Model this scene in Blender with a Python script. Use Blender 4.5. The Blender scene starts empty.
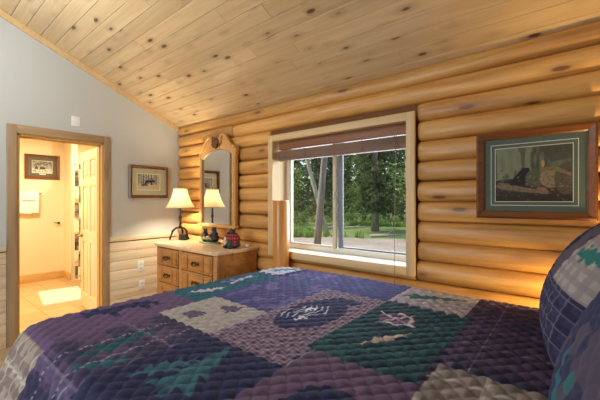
import bpy, bmesh, math, random
import numpy as np
from mathutils import Vector, Matrix, Euler
R = math.radians
rnd = random.Random(7)
scene = bpy.context.scene
COL = scene.collection

# ------------------------------------------------------------------ helpers
def lin(c):
    c = [x / 255.0 for x in c]
    return tuple(x / 12.92 if x <= 0.04045 else ((x + 0.055) / 1.055) ** 2.4 for x in c)

def npl(c):
    return np.array(lin(c), dtype=np.float64)

class MB:
    def __init__(s):
        s.v, s.f, s.m, s.sm = [], [], [], []
    def add(s, vs, fs, mi=0, smooth=False):
        b = len(s.v)
        s.v.extend([tuple(v) for v in vs])
        for f in fs:
            s.f.append([b + i for i in f]); s.m.append(mi); s.sm.append(smooth)
        return s
    def box(s, x0, x1, y0, y1, z0, z1, bev=0.0, mi=0, rot=None, piv=None, seg=2):
        bm = bmesh.new()
        bmesh.ops.create_cube(bm, size=1.0)
        for v in bm.verts:
            v.co = Vector(((x0 + x1) / 2 + v.co.x * (x1 - x0), (y0 + y1) / 2 + v.co.y * (y1 - y0), (z0 + z1) / 2 + v.co.z * (z1 - z0)))
        if bev > 0:
            bmesh.ops.bevel(bm, geom=list(bm.edges), offset=bev, segments=seg, affect='EDGES', profile=0.6)
        if rot is not None:
            p = Vector(piv)
            for v in bm.verts: v.co = rot @ (v.co - p) + p
        s.bm(bm, mi, bev > 0)
        return s
    def bm(s, bm, mi=0, smooth=False):
        bm.verts.index_update()
        s.add([v.co[:] for v in bm.verts], [[v.index for v in f.verts] for f in bm.faces], mi, smooth)
        bm.free()
        return s
    def tube(s, pts, rad, n=10, caps=True, mi=0, smooth=True):
        pts = [Vector(p) for p in pts]
        if not hasattr(rad, '__len__'): rad = [rad] * len(pts)
        vs, fs = [], []
        prev = None
        for i, p in enumerate(pts):
            t = (pts[min(i + 1, len(pts) - 1)] - pts[max(i - 1, 0)]).normalized()
            if prev is None:
                a = Vector((0, 0, 1)) if abs(t.z) < 0.9 else Vector((1, 0, 0))
                u = t.cross(a).normalized()
            else:
                u = (prev - t * prev.dot(t)).normalized()
            prev = u
            w = t.cross(u)
            for k in range(n):
                a = 2 * math.pi * k / n
                vs.append(p + (u * math.cos(a) + w * math.sin(a)) * rad[i])
        for i in range(len(pts) - 1):
            for k in range(n):
                fs.append([i * n + k, i * n + (k + 1) % n, (i + 1) * n + (k + 1) % n, (i + 1) * n + k])
        s.add(vs, fs, mi, smooth)
        if caps:
            b = len(s.v) - len(vs)
            s.f.append([b + k for k in range(n)][::-1]); s.m.append(mi); s.sm.append(False)
            b += (len(pts) - 1) * n
            s.f.append([b + k for k in range(n)]); s.m.append(mi); s.sm.append(False)
        return s
    def lathe(s, prof, c=(0, 0, 0), n=24, mi=0, smooth=True):
        vs, fs = [], []
        for r, z in prof:
            for k in range(n):
                a = 2 * math.pi * k / n
                vs.append((c[0] + r * math.cos(a), c[1] + r * math.sin(a), c[2] + z))
        for i in range(len(prof) - 1):
            for k in range(n):
                fs.append([i * n + k, i * n + (k + 1) % n, (i + 1) * n + (k + 1) % n, (i + 1) * n + k])
        return s.add(vs, fs, mi, smooth)
    def prism(s, poly, fn, d0, d1, mi=0, smooth=False):
        # poly: list of 2D; fn(a,b,d)->xyz
        n = len(poly)
        vs = [fn(a, b, d0) for a, b in poly] + [fn(a, b, d1) for a, b in poly]
        fs = [list(range(n))[::-1], [n + i for i in range(n)]]
        fs += [[i, (i + 1) % n, n + (i + 1) % n, n + i] for i in range(n)]
        return s.add(vs, fs, mi, smooth)
    def ell(s, c, r, n=14, mi=0, rot=None):
        bm = bmesh.new()
        bmesh.ops.create_uvsphere(bm, u_segments=n, v_segments=max(6, n * 2 // 3), radius=1)
        for v in bm.verts:
            p = Vector((v.co.x * r[0], v.co.y * r[1], v.co.z * r[2]))
            if rot is not None: p = rot @ p
            v.co = p + Vector(c)
        return s.bm(bm, mi, True)
    def build(s, name, mat, parent=None, local=False):
        off = Vector((0, 0, 0))
        if not local:
            p = parent
            while p is not None:
                off += p.location; p = p.parent
        me = bpy.data.meshes.new(name)
        me.from_pydata([(v[0] - off.x, v[1] - off.y, v[2] - off.z) for v in s.v], [], s.f)
        mats = mat if isinstance(mat, (list, tuple)) else [mat]
        for m in mats: me.materials.append(m)
        me.polygons.foreach_set('material_index', s.m)
        me.polygons.foreach_set('use_smooth', s.sm)
        bm = bmesh.new(); bm.from_mesh(me)
        bmesh.ops.recalc_face_normals(bm, faces=bm.faces)
        bm.to_mesh(me); bm.free()
        me.update()
        o = bpy.data.objects.new(name, me)
        COL.objects.link(o)
        if parent is not None: o.parent = parent
        return o

def tag(o, label=None, cat=None, group=None, kind=None):
    if label: o['label'] = label
    if cat: o['category'] = cat
    if group: o['group'] = group
    if kind: o['kind'] = kind
    return o

def thing(name, loc, label=None, cat=None, group=None, kind=None):
    o = bpy.data.objects.new(name, None)
    COL.objects.link(o)
    o.location = loc
    o.empty_display_size = 0.1
    return tag(o, label, cat, group, kind)

def struct(o, label=None, cat=None):
    return tag(o, label, cat, None, 'structure')

def copy_tree(o, parent=None):
    c = o.copy(); COL.objects.link(c)
    if parent is not None: c.parent = parent
    for ch in list(o.children): copy_tree(ch, c)
    return c

def grid_obj(name, P, colors, mat, parent=None, local=False, close_u=False, attr='paint'):
    """P: (nu,nv,3) array of points, colors (nu,nv,3) linear or None."""
    nu, nv = P.shape[:2]
    off = Vector((0, 0, 0))
    if not local:
        p = parent
        while p is not None:
            off += p.location; p = p.parent
    V = (P.reshape(-1, 3) - np.array(off)).astype(np.float32)
    i = np.arange((nu - 1))[:, None] * nv + np.arange(nv - 1)[None, :]
    F = np.stack([i, i + nv, i + nv + 1, i + 1], -1).reshape(-1, 4).astype(np.int32)
    me = bpy.data.meshes.new(name)
    me.vertices.add(len(V)); me.vertices.foreach_set('co', V.ravel())
    me.loops.add(F.size); me.loops.foreach_set('vertex_index', F.ravel())
    me.polygons.add(len(F))
    me.polygons.foreach_set('loop_start', np.arange(0, F.size, 4, dtype=np.int32))
    me.polygons.foreach_set('use_smooth', np.ones(len(F), dtype=bool))
    me.update(calc_edges=True)
    if colors is not None:
        ca = me.color_attributes.new(attr, 'FLOAT_COLOR', 'POINT')
        c4 = np.ones((len(V), 4), dtype=np.float32); c4[:, :3] = colors.reshape(-1, 3)
        ca.data.foreach_set('color', c4.ravel())
    me.materials.append(mat)
    me.validate()
    o = bpy.data.objects.new(name, me); COL.objects.link(o)
    if parent is not None: o.parent = parent
    return o

# ------------------------------------------------------------------ materials
def newmat(name):
    m = bpy.data.materials.new(name); m.use_nodes = True
    nt = m.node_tree
    b = nt.nodes['Principled BSDF']
    return m, nt, b

def N(nt, typ, ins=None, **props):
    n = nt.nodes.new(typ)
    for k, v in props.items(): setattr(n, k, v)
    for k, v in (ins or {}).items():
        if isinstance(v, bpy.types.NodeSocket): nt.links.new(v, n.inputs[k])
        else: n.inputs[k].default_value = v
    return n

def ramp(nt, fac, stops):
    n = nt.nodes.new('ShaderNodeValToRGB')
    nt.links.new(fac, n.inputs[0])
    el = n.color_ramp.elements
    while len(el) < len(stops): el.new(0.5)
    for e, (p, c) in zip(el, stops):
        e.position = p; e.color = (*c[:3], 1)
    return n.outputs[0]

def mix(nt, fac, a, b, blend='MIX'):
    n = nt.nodes.new('ShaderNodeMix'); n.data_type = 'RGBA'; n.blend_type = blend
    for idx, v in ((0, fac), (6, a), (7, b)):
        if isinstance(v, bpy.types.NodeSocket): nt.links.new(v, n.inputs[idx])
        elif idx == 0: n.inputs[0].default_value = v
        else: n.inputs[idx].default_value = (*v[:3], 1)
    return n.outputs[2]

def math_(nt, op, a, b=None, clamp=False):
    n = nt.nodes.new('ShaderNodeMath'); n.operation = op; n.use_clamp = clamp
    for i, v in enumerate((a, b)):
        if v is None: continue
        if isinstance(v, bpy.types.NodeSocket): nt.links.new(v, n.inputs[i])
        else: n.inputs[i].default_value = v
    return n.outputs[0]

def plain(name, col, rough=0.6, metal=0.0, coat=0.0, bump=0.0, bscale=60, spec=0.5):
    m, nt, b = newmat(name)
    tc = N(nt, 'ShaderNodeTexCoord')
    nz = N(nt, 'ShaderNodeTexNoise', {'Vector': tc.outputs['Object'], 'Scale': bscale, 'Detail': 4.0})
    c = lin(col)
    cc = mix(nt, nz.outputs['Fac'], [x * 0.93 for x in c], [min(1, x * 1.07) for x in c])
    nt.links.new(cc, b.inputs['Base Color'])
    b.inputs['Roughness'].default_value = rough
    b.inputs['Metallic'].default_value = metal
    b.inputs['Coat Weight'].default_value = coat
    b.inputs['Specular IOR Level'].default_value = spec
    if bump:
        bp = N(nt, 'ShaderNodeBump', {'Strength': bump, 'Distance': 0.01, 'Height': nz.outputs['Fac']})
        nt.links.new(bp.outputs[0], b.inputs['Normal'])
    return m

def wood(name, c1, c2, axis='X', grain=34.0, knots=None, rough=0.45, coat=0.0, objrand=0.12, attr=None, knotcol=(70, 38, 18), bump=0.15, broad=0.35):
    """grain runs along axis.  knots=(scale_along, scale_across, share, radius)"""
    m, nt, b = newmat(name)
    tc = N(nt, 'ShaderNodeTexCoord')
    vec = tc.outputs['Object']
    oi = N(nt, 'ShaderNodeObjectInfo')
    rv = oi.outputs['Random']
    if attr:
        at = N(nt, 'ShaderNodeAttribute', attribute_name=attr)
        rv = at.outputs['Fac']
    shift = N(nt, 'ShaderNodeCombineXYZ', {'X': math_(nt, 'MULTIPLY', rv, 37.0), 'Y': math_(nt, 'MULTIPLY', rv, 13.0), 'Z': math_(nt, 'MULTIPLY', rv, 71.0)})
    va = N(nt, 'ShaderNodeVectorMath', {0: vec, 1: shift.outputs[0]}, operation='ADD').outputs[0]
    ai = 'XYZ'.index(axis)
    def scl(al, ac):
        s = [ac] * 3; s[ai] = al
        return N(nt, 'ShaderNodeVectorMath', {0: va, 1: tuple(s)}, operation='MULTIPLY').outputs[0]
    g = N(nt, 'ShaderNodeTexNoise', {'Vector': scl(1.4, grain), 'Scale': 1.0, 'Detail': 5.0, 'Roughness': 0.6, 'Distortion': 0.6})
    br = N(nt, 'ShaderNodeTexNoise', {'Vector': scl(0.9, 7.0), 'Scale': 1.0, 'Detail': 2.0})
    f = math_(nt, 'ADD', math_(nt, 'MULTIPLY', g.outputs['Fac'], 1 - broad), math_(nt, 'MULTIPLY', br.outputs['Fac'], broad))
    col = ramp(nt, f, [(0.33, lin(c2)), (0.62, lin(c1))])
    hv = math_(nt, 'ADD', math_(nt, 'MULTIPLY', rv, 2 * objrand), 1 - objrand)
    hs = N(nt, 'ShaderNodeHueSaturation', {'Value': hv, 'Color': col})
    col = hs.outputs[0]
    if knots:
        ka, kc, share, rad = knots
        vo = N(nt, 'ShaderNodeTexVoronoi', {'Vector': scl(ka, kc), 'Scale': 1.0, 'Randomness': 0.9})
        sep = N(nt, 'ShaderNodeSeparateColor', {'Color': vo.outputs['Color']})
        on = math_(nt, 'LESS_THAN', sep.outputs[0], share)
        dn = math_(nt, 'ADD', vo.outputs['Distance'], math_(nt, 'MULTIPLY', math_(nt, 'SUBTRACT', g.outputs['Fac'], 0.5), 0.1))
        core = N(nt, 'ShaderNodeMapRange', {'Value': dn, 'From Min': rad * 0.65, 'From Max': rad, 'To Min': 1.0, 'To Max': 0.0})
        halo = N(nt, 'ShaderNodeMapRange', {'Value': dn, 'From Min': rad, 'From Max': rad * 2.4, 'To Min': 0.45, 'To Max': 0.0})
        hm = math_(nt, 'MULTIPLY', halo.outputs[0], on)
        km = math_(nt, 'MULTIPLY', core.outputs[0], on)
        col = mix(nt, hm, col, [x * 0.62 for x in lin(c2)])
        col = mix(nt, math_(nt, 'MULTIPLY', km, 0.9), col, lin(knotcol))
    nt.links.new(col, b.inputs['Base Color'])
    b.inputs['Roughness'].default_value = rough
    b.inputs['Coat Weight'].default_value = coat
    b.inputs['Coat Roughness'].default_value = 0.18
    bp = N(nt, 'ShaderNodeBump', {'Strength': bump, 'Distance': 0.004, 'Height': g.outputs['Fac']})
    nt.links.new(bp.outputs[0], b.inputs['Normal'])
    return m

def painted(name, rough=0.85, attr='paint', bump=0.0, bscale=900, coat=0.0, sheen=0.0):
    m, nt, b = newmat(name)
    at = N(nt, 'ShaderNodeAttribute', attribute_name=attr)
    nt.links.new(at.outputs['Color'], b.inputs['Base Color'])
    b.inputs['Roughness'].default_value = rough
    b.inputs['Coat Weight'].default_value = coat
    b.inputs['Coat Roughness'].default_value = 0.05
    b.inputs['Sheen Weight'].default_value = sheen
    b.inputs['Specular IOR Level'].default_value = 0.25
    if bump:
        tc = N(nt, 'ShaderNodeTexCoord')
        nz = N(nt, 'ShaderNodeTexNoise', {'Vector': tc.outputs['Object'], 'Scale': bscale, 'Detail': 2.0})
        bp = N(nt, 'ShaderNodeBump', {'Strength': bump, 'Distance': 0.002, 'Height': nz.outputs['Fac']})
        nt.links.new(bp.outputs[0], b.inputs['Normal'])
    return m

def glass_mat(name, tint=(1, 1, 1)):
    m = bpy.data.materials.new(name); m.use_nodes = True
    nt = m.node_tree; nt.nodes.clear()
    out = nt.nodes.new('ShaderNodeOutputMaterial')
    tr = N(nt, 'ShaderNodeBsdfTransparent', {'Color': (*tint, 1)})
    gl = N(nt, 'ShaderNodeBsdfGlossy', {'Roughness': 0.01})
    lw = N(nt, 'ShaderNodeLayerWeight', {'Blend': 0.5})
    fr = math_(nt, 'ADD', math_(nt, 'MULTIPLY', math_(nt, 'POWER', lw.outputs['Facing'], 5.0), 0.9), 0.018)
    mx = N(nt, 'ShaderNodeMixShader', {0: fr, 1: tr.outputs[0], 2: gl.outputs[0]})
    nt.links.new(mx.outputs[0], out.inputs[0])
    return m

def leaf_mat(name, c1, c2):
    m = bpy.data.materials.new(name); m.use_nodes = True
    nt = m.node_tree; nt.nodes.clear()
    out = nt.nodes.new('ShaderNodeOutputMaterial')
    tc = N(nt, 'ShaderNodeTexCoord')
    nz = N(nt, 'ShaderNodeTexNoise', {'Vector': tc.outputs['Object'], 'Scale': 1.7, 'Detail': 3.0})
    oi = N(nt, 'ShaderNodeObjectInfo')
    c = ramp(nt, nz.outputs['Fac'], [(0.35, lin(c1)), (0.65, lin(c2))])
    hs = N(nt, 'ShaderNodeHueSaturation', {'Value': math_(nt, 'ADD', math_(nt, 'MULTIPLY', oi.outputs['Random'], 0.5), 0.75), 'Color': c})
    d = N(nt, 'ShaderNodeBsdfDiffuse', {'Color': hs.outputs[0]})
    t = N(nt, 'ShaderNodeBsdfTranslucent', {'Color': hs.outputs[0]})
    mx = N(nt, 'ShaderNodeMixShader', {0: 0.4, 1: d.outputs[0], 2: t.outputs[0]})
    nt.links.new(mx.outputs[0], out.inputs[0])
    return m

def emit_shade(name, col, strength, tr=0.5):
    """translucent lamp shade cloth: lit from inside by a real bulb"""
    m = bpy.data.materials.new(name); m.use_nodes = True
    nt = m.node_tree; nt.nodes.clear()
    out = nt.nodes.new('ShaderNodeOutputMaterial')
    d = N(nt, 'ShaderNodeBsdfDiffuse', {'Color': (*lin(col), 1)})
    t = N(nt, 'ShaderNodeBsdfTranslucent', {'Color': (*lin(col), 1)})
    mx = N(nt, 'ShaderNodeMixShader', {0: tr, 1: d.outputs[0], 2: t.outputs[0]})
    nt.links.new(mx.outputs[0], out.inputs[0])
    return m

M = {}
M['log'] = wood('log_pine', (220, 168, 96), (176, 119, 57), 'X', 20, (3.0, 11.0, 0.34, 0.17), rough=0.46, coat=0.1, objrand=0.14, knotcol=(112, 58, 22), bump=0.9, broad=0.4)
M['chink'] = plain('log_groove', (120, 78, 36), 0.8)
M['ceil'] = wood('ceiling_pine', (224, 196, 152), (206, 172, 124), 'X', 24, (4.8, 12.0, 0.42, 0.21), rough=0.38, coat=0.3, objrand=0.09, attr='tint', knotcol=(92, 46, 24), bump=0.06)
M['groove'] = plain('plank_groove', (74, 48, 26), 0.8)
M['casing'] = wood('casing_pine', (222, 192, 146), (204, 168, 116), 'Z', 40, (3.0, 10.0, 0.12, 0.16), rough=0.5, objrand=0.04, bump=0.1)
M['casing_x'] = wood('casing_pine_level', (224, 194, 146), (206, 170, 116), 'X', 40, (3.0, 10.0, 0.12, 0.16), rough=0.5, objrand=0.04, bump=0.1)
M['doorcase'] = wood('door_casing_pine', (178, 150, 114), (150, 122, 90), 'Z', 40, (3.0, 10.0, 0.25, 0.2), rough=0.5, objrand=0.05, bump=0.1)
M['doorcase_y'] = wood('door_casing_pine_level', (182, 152, 114), (154, 124, 90), 'Y', 40, (3.0, 10.0, 0.25, 0.2), rough=0.5, objrand=0.05, bump=0.1)
M['wains'] = wood('wainscot_pine', (232, 216, 188), (208, 182, 146), 'Y', 30, (4.0, 9.0, 0.22, 0.18), rough=0.55, objrand=0.08, attr='tint', knotcol=(150, 104, 66), bump=0.1)
M['cap'] = wood('cap_pine', (226, 208, 176), (208, 184, 146), 'Y', 40, rough=0.5, objrand=0.03)
M['drywall'] = plain('painted_drywall', (196, 198, 194), 0.85, bump=0.05, bscale=220)
M['bathwall'] = plain('bathroom_paint', (238, 218, 178), 0.8, bump=0.03, bscale=200)
M['bathwood'] = wood('bathroom_baseboard', (222, 184, 120), (200, 158, 92), 'Y', 40, rough=0.5)
M['doorwood'] = wood('door_pine', (248, 230, 186), (238, 212, 162), 'Z', 36, (2.6, 9.0, 0.10, 0.16), rough=0.45, objrand=0.02, bump=0.08)
M['dresser'] = wood('dresser_pine', (188, 130, 66), (150, 94, 44), 'X', 34, (4.0, 10.0, 0.15, 0.16), rough=0.35, coat=0.3, objrand=0.06)
M['dresser_top'] = wood('dresser_top_glare_pine', (234, 210, 176), (212, 178, 136), 'X', 34, (3.0, 8.0, 0.15, 0.16), rough=0.3, coat=0.4, objrand=0.02)  # pine paled to paint in the glare on the dresser top
M['mirrorwood'] = wood('mirror_frame_wood', (214, 164, 98), (190, 134, 72), 'Z', 34, rough=0.35, coat=0.3, objrand=0.04)
M['post'] = wood('post_pine', (206, 146, 76), (180, 116, 52), 'Z', 24, (2.0, 8.0, 0.15, 0.14), rough=0.35, coat=0.35)
M['darkwood'] = wood('dark_frame_wood', (120, 66, 34), (84, 42, 20), 'X', 50, rough=0.35, coat=0.3, objrand=0.05)
M['picwood'] = wood('walnut_frame_wood', (126, 74, 36), (88, 48, 22), 'X', 50, rough=0.3, coat=0.4, objrand=0.02)
M['valance'] = wood('blind_valance_wood', (152, 98, 62), (120, 74, 46), 'X', 40, rough=0.5, objrand=0.02)
M['slat'] = wood('blind_slat_wood', (140, 108, 88), (106, 78, 62), 'X', 60, rough=0.6, objrand=0.02)
M['iron'] = plain('black_iron', (34, 32, 32), 0.45, 0.5)
M['bronze'] = plain('antique_bronze', (86, 66, 44), 0.35, 0.8)
M['brass'] = plain('aged_brass', (150, 116, 62), 0.3, 0.9)
M['white'] = plain('white_plastic', (240, 240, 238), 0.4)
M['vinyl'] = plain('white_vinyl', (226, 222, 210), 0.45)
M['almond'] = plain('almond_sash', (206, 192, 166), 0.45)
M['glass'] = glass_mat('clear_glass')
M['paint'] = painted('printed_paper', 0.6, coat=0.15)
M['quilt'] = painted('quilt_cotton', 0.9, bump=0.25, sheen=0.0)
M['fabric'] = plain('white_cotton', (232, 226, 214), 0.9, bump=0.2, bscale=300)
M['towel'] = plain('white_terry', (246, 238, 222), 0.95, bump=0.6, bscale=400)
M['mattress'] = plain('mattress_cloth', (214, 208, 198), 0.9)
M['mat_green'] = plain('sage_mat_board', (84, 98, 88), 0.8)
M['mat_cream'] = plain('cream_mat_board', (226, 220, 196), 0.8)
M['mat_sage'] = plain('pale_sage_mat_board', (186, 190, 158), 0.8)
M['mat_dark'] = plain('grey_mat_board', (96, 88, 72), 0.8)
M['carpet'] = plain('beige_carpet', (168, 148, 120), 0.95, bump=0.4, bscale=300)
M['bark'] = wood('grey_bark', (150, 142, 130), (96, 88, 80), 'Z', 14, rough=0.9, objrand=0.15, bump=0.6)
M['palebark'] = wood('pale_bark', (190, 184, 160), (130, 124, 100), 'Z', 10, rough=0.9, objrand=0.1, bump=0.4)
M['deadwood'] = wood('bleached_wood', (196, 184, 168), (140, 126, 110), 'X', 12, rough=0.9)
M['needle'] = leaf_mat('spruce_needles', (62, 82, 50), (116, 134, 84))
M['leaf'] = leaf_mat('broad_leaves', (100, 128, 66), (156, 176, 104))
M['grassblade'] = leaf_mat('grass_blades', (96, 136, 56), (150, 178, 88))

# mirror
m, nt, b = newmat('mirror_silver'); b.inputs['Metallic'].default_value = 1; b.inputs['Roughness'].default_value = 0.02
tc = N(nt, 'ShaderNodeTexCoord'); nz = N(nt, 'ShaderNodeTexNoise', {'Vector': tc.outputs['Object'], 'Scale': 3.0})
nt.links.new(ramp(nt, nz.outputs['Fac'], [(0, (0.86, 0.88, 0.86)), (1, (0.9, 0.92, 0.9))]), b.inputs['Base Color']); M['mirror'] = m
# tile
m, nt, b = newmat('bathroom_tile')
tc = N(nt, 'ShaderNodeTexCoord')
bk = N(nt, 'ShaderNodeTexBrick', {'Vector': tc.outputs['Object'], 'Color1': (*lin((222, 184, 128)), 1), 'Color2': (*lin((212, 170, 112)), 1), 'Mortar': (*lin((176, 138, 88)), 1),
     'Scale': 1.0, 'Mortar Size': 0.006, 'Brick Width': 0.33, 'Row Height': 0.33}, offset=0.0)
nz = N(nt, 'ShaderNodeTexNoise', {'Vector': tc.outputs['Object'], 'Scale': 9.0, 'Detail': 4.0})
nt.links.new(mix(nt, 0.25, bk.outputs['Color'], nz.outputs['Color'], 'OVERLAY'), b.inputs['Base Color']); b.inputs['Roughness'].default_value = 0.35; M['tile'] = m
# gravel & grass ground
m, nt, b = newmat('gravel_drive')
tc = N(nt, 'ShaderNodeTexCoord')
n1 = N(nt, 'ShaderNodeTexNoise', {'Vector': tc.outputs['Object'], 'Scale': 0.5, 'Detail': 6.0})
n2 = N(nt, 'ShaderNodeTexNoise', {'Vector': tc.outputs['Object'], 'Scale': 14.0, 'Detail': 3.0})
c = ramp(nt, n1.outputs['Fac'], [(0.35, lin((150, 136, 122))), (0.65, lin((182, 168, 152)))])
nt.links.new(mix(nt, 0.35, c, n2.outputs['Color'], 'OVERLAY'), b.inputs['Base Color']); b.inputs['Roughness'].default_value = 0.95; M['gravel'] = m
m, nt, b = newmat('forest_ground')
tc = N(nt, 'ShaderNodeTexCoord')
n1 = N(nt, 'ShaderNodeTexNoise', {'Vector': tc.outputs['Object'], 'Scale': 0.35, 'Detail': 6.0})
n2 = N(nt, 'ShaderNodeTexNoise', {'Vector': tc.outputs['Object'], 'Scale': 5.0, 'Detail': 4.0})
c = ramp(nt, n1.outputs['Fac'], [(0.36, lin((126, 132, 76))), (0.55, lin((112, 142, 70))), (0.68, lin((140, 124, 92)))])
nt.links.new(mix(nt, 0.4, c, n2.outputs['Color'], 'OVERLAY'), b.inputs['Base Color']); b.inputs['Roughness'].default_value = 0.95; M['turf'] = m

# ------------------------------------------------------------------ 2D painting
def inpoly(X, Y, poly):
    ins = np.zeros(X.shape, dtype=bool)
    n = len(poly); j = n - 1
    for i in range(n):
        xi, yi = poly[i]; xj, yj = poly[j]
        if yi != yj:
            c = ((yi > Y) != (yj > Y)) & (X < (xj - xi) * (Y - yi) / (yj - yi) + xi)
            ins ^= c
        j = i
    return ins

def vnoise(X, Y, s, seed):
    r = np.random.RandomState(seed).rand(64, 64)
    x = X * s; y = Y * s
    x0 = np.floor(x).astype(int); y0 = np.floor(y).astype(int)
    fx = x - x0; fy = y - y0
    fx = fx * fx * (3 - 2 * fx); fy = fy * fy * (3 - 2 * fy)
    g = lambda a, b: r[a % 64, b % 64]
    return (g(x0, y0) * (1 - fx) + g(x0 + 1, y0) * fx) * (1 - fy) + (g(x0, y0 + 1) * (1 - fx) + g(x0 + 1, y0 + 1) * fx) * fy

def lay(C, mask, col, a=1.0):
    k = (mask * a)[..., None] if mask.dtype != bool else (mask.astype(float) * a)[..., None]
    C[:] = C * (1 - k) + npl(col) * k

MOOSE = [(-.95, .1), (-.75, .3), (-.85, .6), (-.6, .45), (-.45, .7), (-.4, .35), (-.1, .4), (.3, .38), (.7, .3), (.8, .05), (.85, -.55), (.7, -.55), (.62, -.1), (.5, -.6), (.38, -.6), (.35, -.08),
         (-.15, -.1), (-.22, -.62), (-.36, -.62), (-.36, -.12), (-.5, .0), (-.75, -.05)]
BEAR = [(-.95, -.05), (-.8, .2), (-.66, .25), (-.6, .38), (-.5, .28), (-.2, .5), (.2, .42), (.6, .45), (.88, .2), (.95, -.2), (.9, -.6), (.6, -.6), (.62, -.3), (.1, -.2), (.05, -.6), (-.28, -.6), (-.2, -.2), (-.4, -.2), (-.45, -.6), (-.7, -.6), (-.6, -.1), (-.8, -.16)]
TREE = [(0, 1), (.2, .6), (.1, .6), (.35, .2), (.18, .22), (.5, -.25), (.25, -.2), (.65, -.75), (.1, -.62), (.1, -.95), (-.1, -.95), (-.1, -.62), (-.65, -.75), (-.25, -.2), (-.5, -.25), (-.18, .22), (-.35, .2), (-.1, .6), (-.2, .6)]
LEAF = [(-1, 0), (-.7, .35), (-.6, .12), (-.35, .55), (-.25, .15), (.05, .6), (.1, .15), (.45, .5), (.45, .1), (1, .2), (.5, -.1), (.6, -.4), (.2, -.15), (.05, -.5), (-.2, -.15), (-.45, -.45), (-.5, -.12)]

def shape(X, Y, poly, cx, cy, sx, sy, rot=0.0):
    dx, dy = X - cx, Y - cy
    c, s = math.cos(rot), math.sin(rot)
    return inpoly((c * dx + s * dy) / sx, (-s * dx + c * dy) / sy, poly)

# ------------------------------------------------------------------ camera
cam_d = bpy.data.cameras.new('camera'); cam = bpy.data.objects.new('camera', cam_d); COL.objects.link(cam)
CAMX, CAMY, CAMZ, YAW = 4.1, -2.464, 1.38, 39.3
cam.location = (CAMX, CAMY, CAMZ)
cam.rotation_euler = (R(90), 0, R(YAW))
cam_d.sensor_width = 36; cam_d.lens = 330 / 600 * 36
cam_d.shift_y = 0.5 / 600
cam_d.clip_start = 0.02
scene.camera = cam

# ------------------------------------------------------------------ room shell
CZ0, CS = 2.345, 0.4325             # ceiling plane z = CZ0 - CS*y
def cz(y): return CZ0 - CS * y
XR, YF = 4.95, -4.3                 # headboard wall, wall behind the camera
DY0, DY1, DZ = -1.736, -0.978, 2.025   # doorway
WT = 0.14                           # left wall thickness

floor = MB().box(0.0, XR, YF, 0.2, -0.12, 0.0).build('floor', M['carpet']); struct(floor)

# left gable wall with the doorway
def pc(a, b, d): return (d, a, b)
wl = MB()
wl.prism([(YF, 0), (DY0, 0), (DY0, DZ), (DY0, cz(DY0)), (YF, cz(YF))], pc, -WT, 0.0)
wl.prism([(DY0, DZ), (DY1, DZ), (DY1, cz(DY1)), (DY0, cz(DY0))], pc, -WT, 0.0)
wl.prism([(DY1, 0), (0.2, 0), (0.2, cz(0.2)), (DY1, cz(DY1))], pc, -WT, 0.0)
wall_left = wl.build('wall_left', M['drywall']); struct(wall_left)

def boards(name, mat, specs, parent=None):
    """list of (box args); random tint per board"""
    mb = MB(); tints = []
    for s_ in specs:
        n0 = len(mb.v)
        mb.box(*s_[:6], bev=s_[6])
        tints += [s_[7]] * (len(mb.v) - n0)
    o = mb.build(name, mat, parent)
    ca = o.data.color_attributes.new('tint', 'FLOAT_COLOR', 'POINT')
    ca.data.foreach_set('color', np.repeat(np.array(tints, dtype=np.float32)[:, None], 4, 1).ravel())
    return o

# wainscot boards and cap on both sides of the doorway
specs = []
zt = 0.895; k = 0
tl = [0.75, 0.05, 0.6, 0.85, 0.5, 0.7, 0.35, 0.6]
while zt > 0.15:
    for (ya, yb) in ((YF + 0.01, -1.815), (-0.918, -0.085)):
        specs.append((0.0, 0.016, ya, yb, zt - 0.1105, zt - 0.0015, 0.002, tl[k % 8] + rnd.uniform(-.08, .08)))
    zt -= 0.112; k += 1
MB().box(0.0, 0.004, YF + 0.01, -1.815, 0.1, 0.90).box(0.0, 0.004, -0.918, -0.085, 0.1, 0.90).build('backing', M['groove'], wall_left)
wains = boards('wainscot', M['wains'], specs, wall_left)
cap = MB()
bb = MB()
for (ya, yb) in ((YF + 0.01, -1.815), (-0.918, -0.085)):
    cap.box(0.0, 0.03, ya, yb, 0.902, 0.952, 0.006)
    bb.box(0.0, 0.02, ya, yb, 0.0, 0.11, 0.004)
cap.build('wainscot_cap', M['cap'], wall_left)
bb = bb.build('baseboard_left', M['cap']); struct(bb)

# sloping trim board along the top of the gable wall
tr = MB()
tr.prism([(YF, cz(YF) - 0.06), (-0.06, cz(-0.06) - 0.06), (-0.06, cz(-0.06)), (YF, cz(YF))], pc, 0.0, 0.025)
tr = tr.build('trim_1', M['ceil_trim'] if 'ceil_trim' in M else M['casing_x']); struct(tr)

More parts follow.
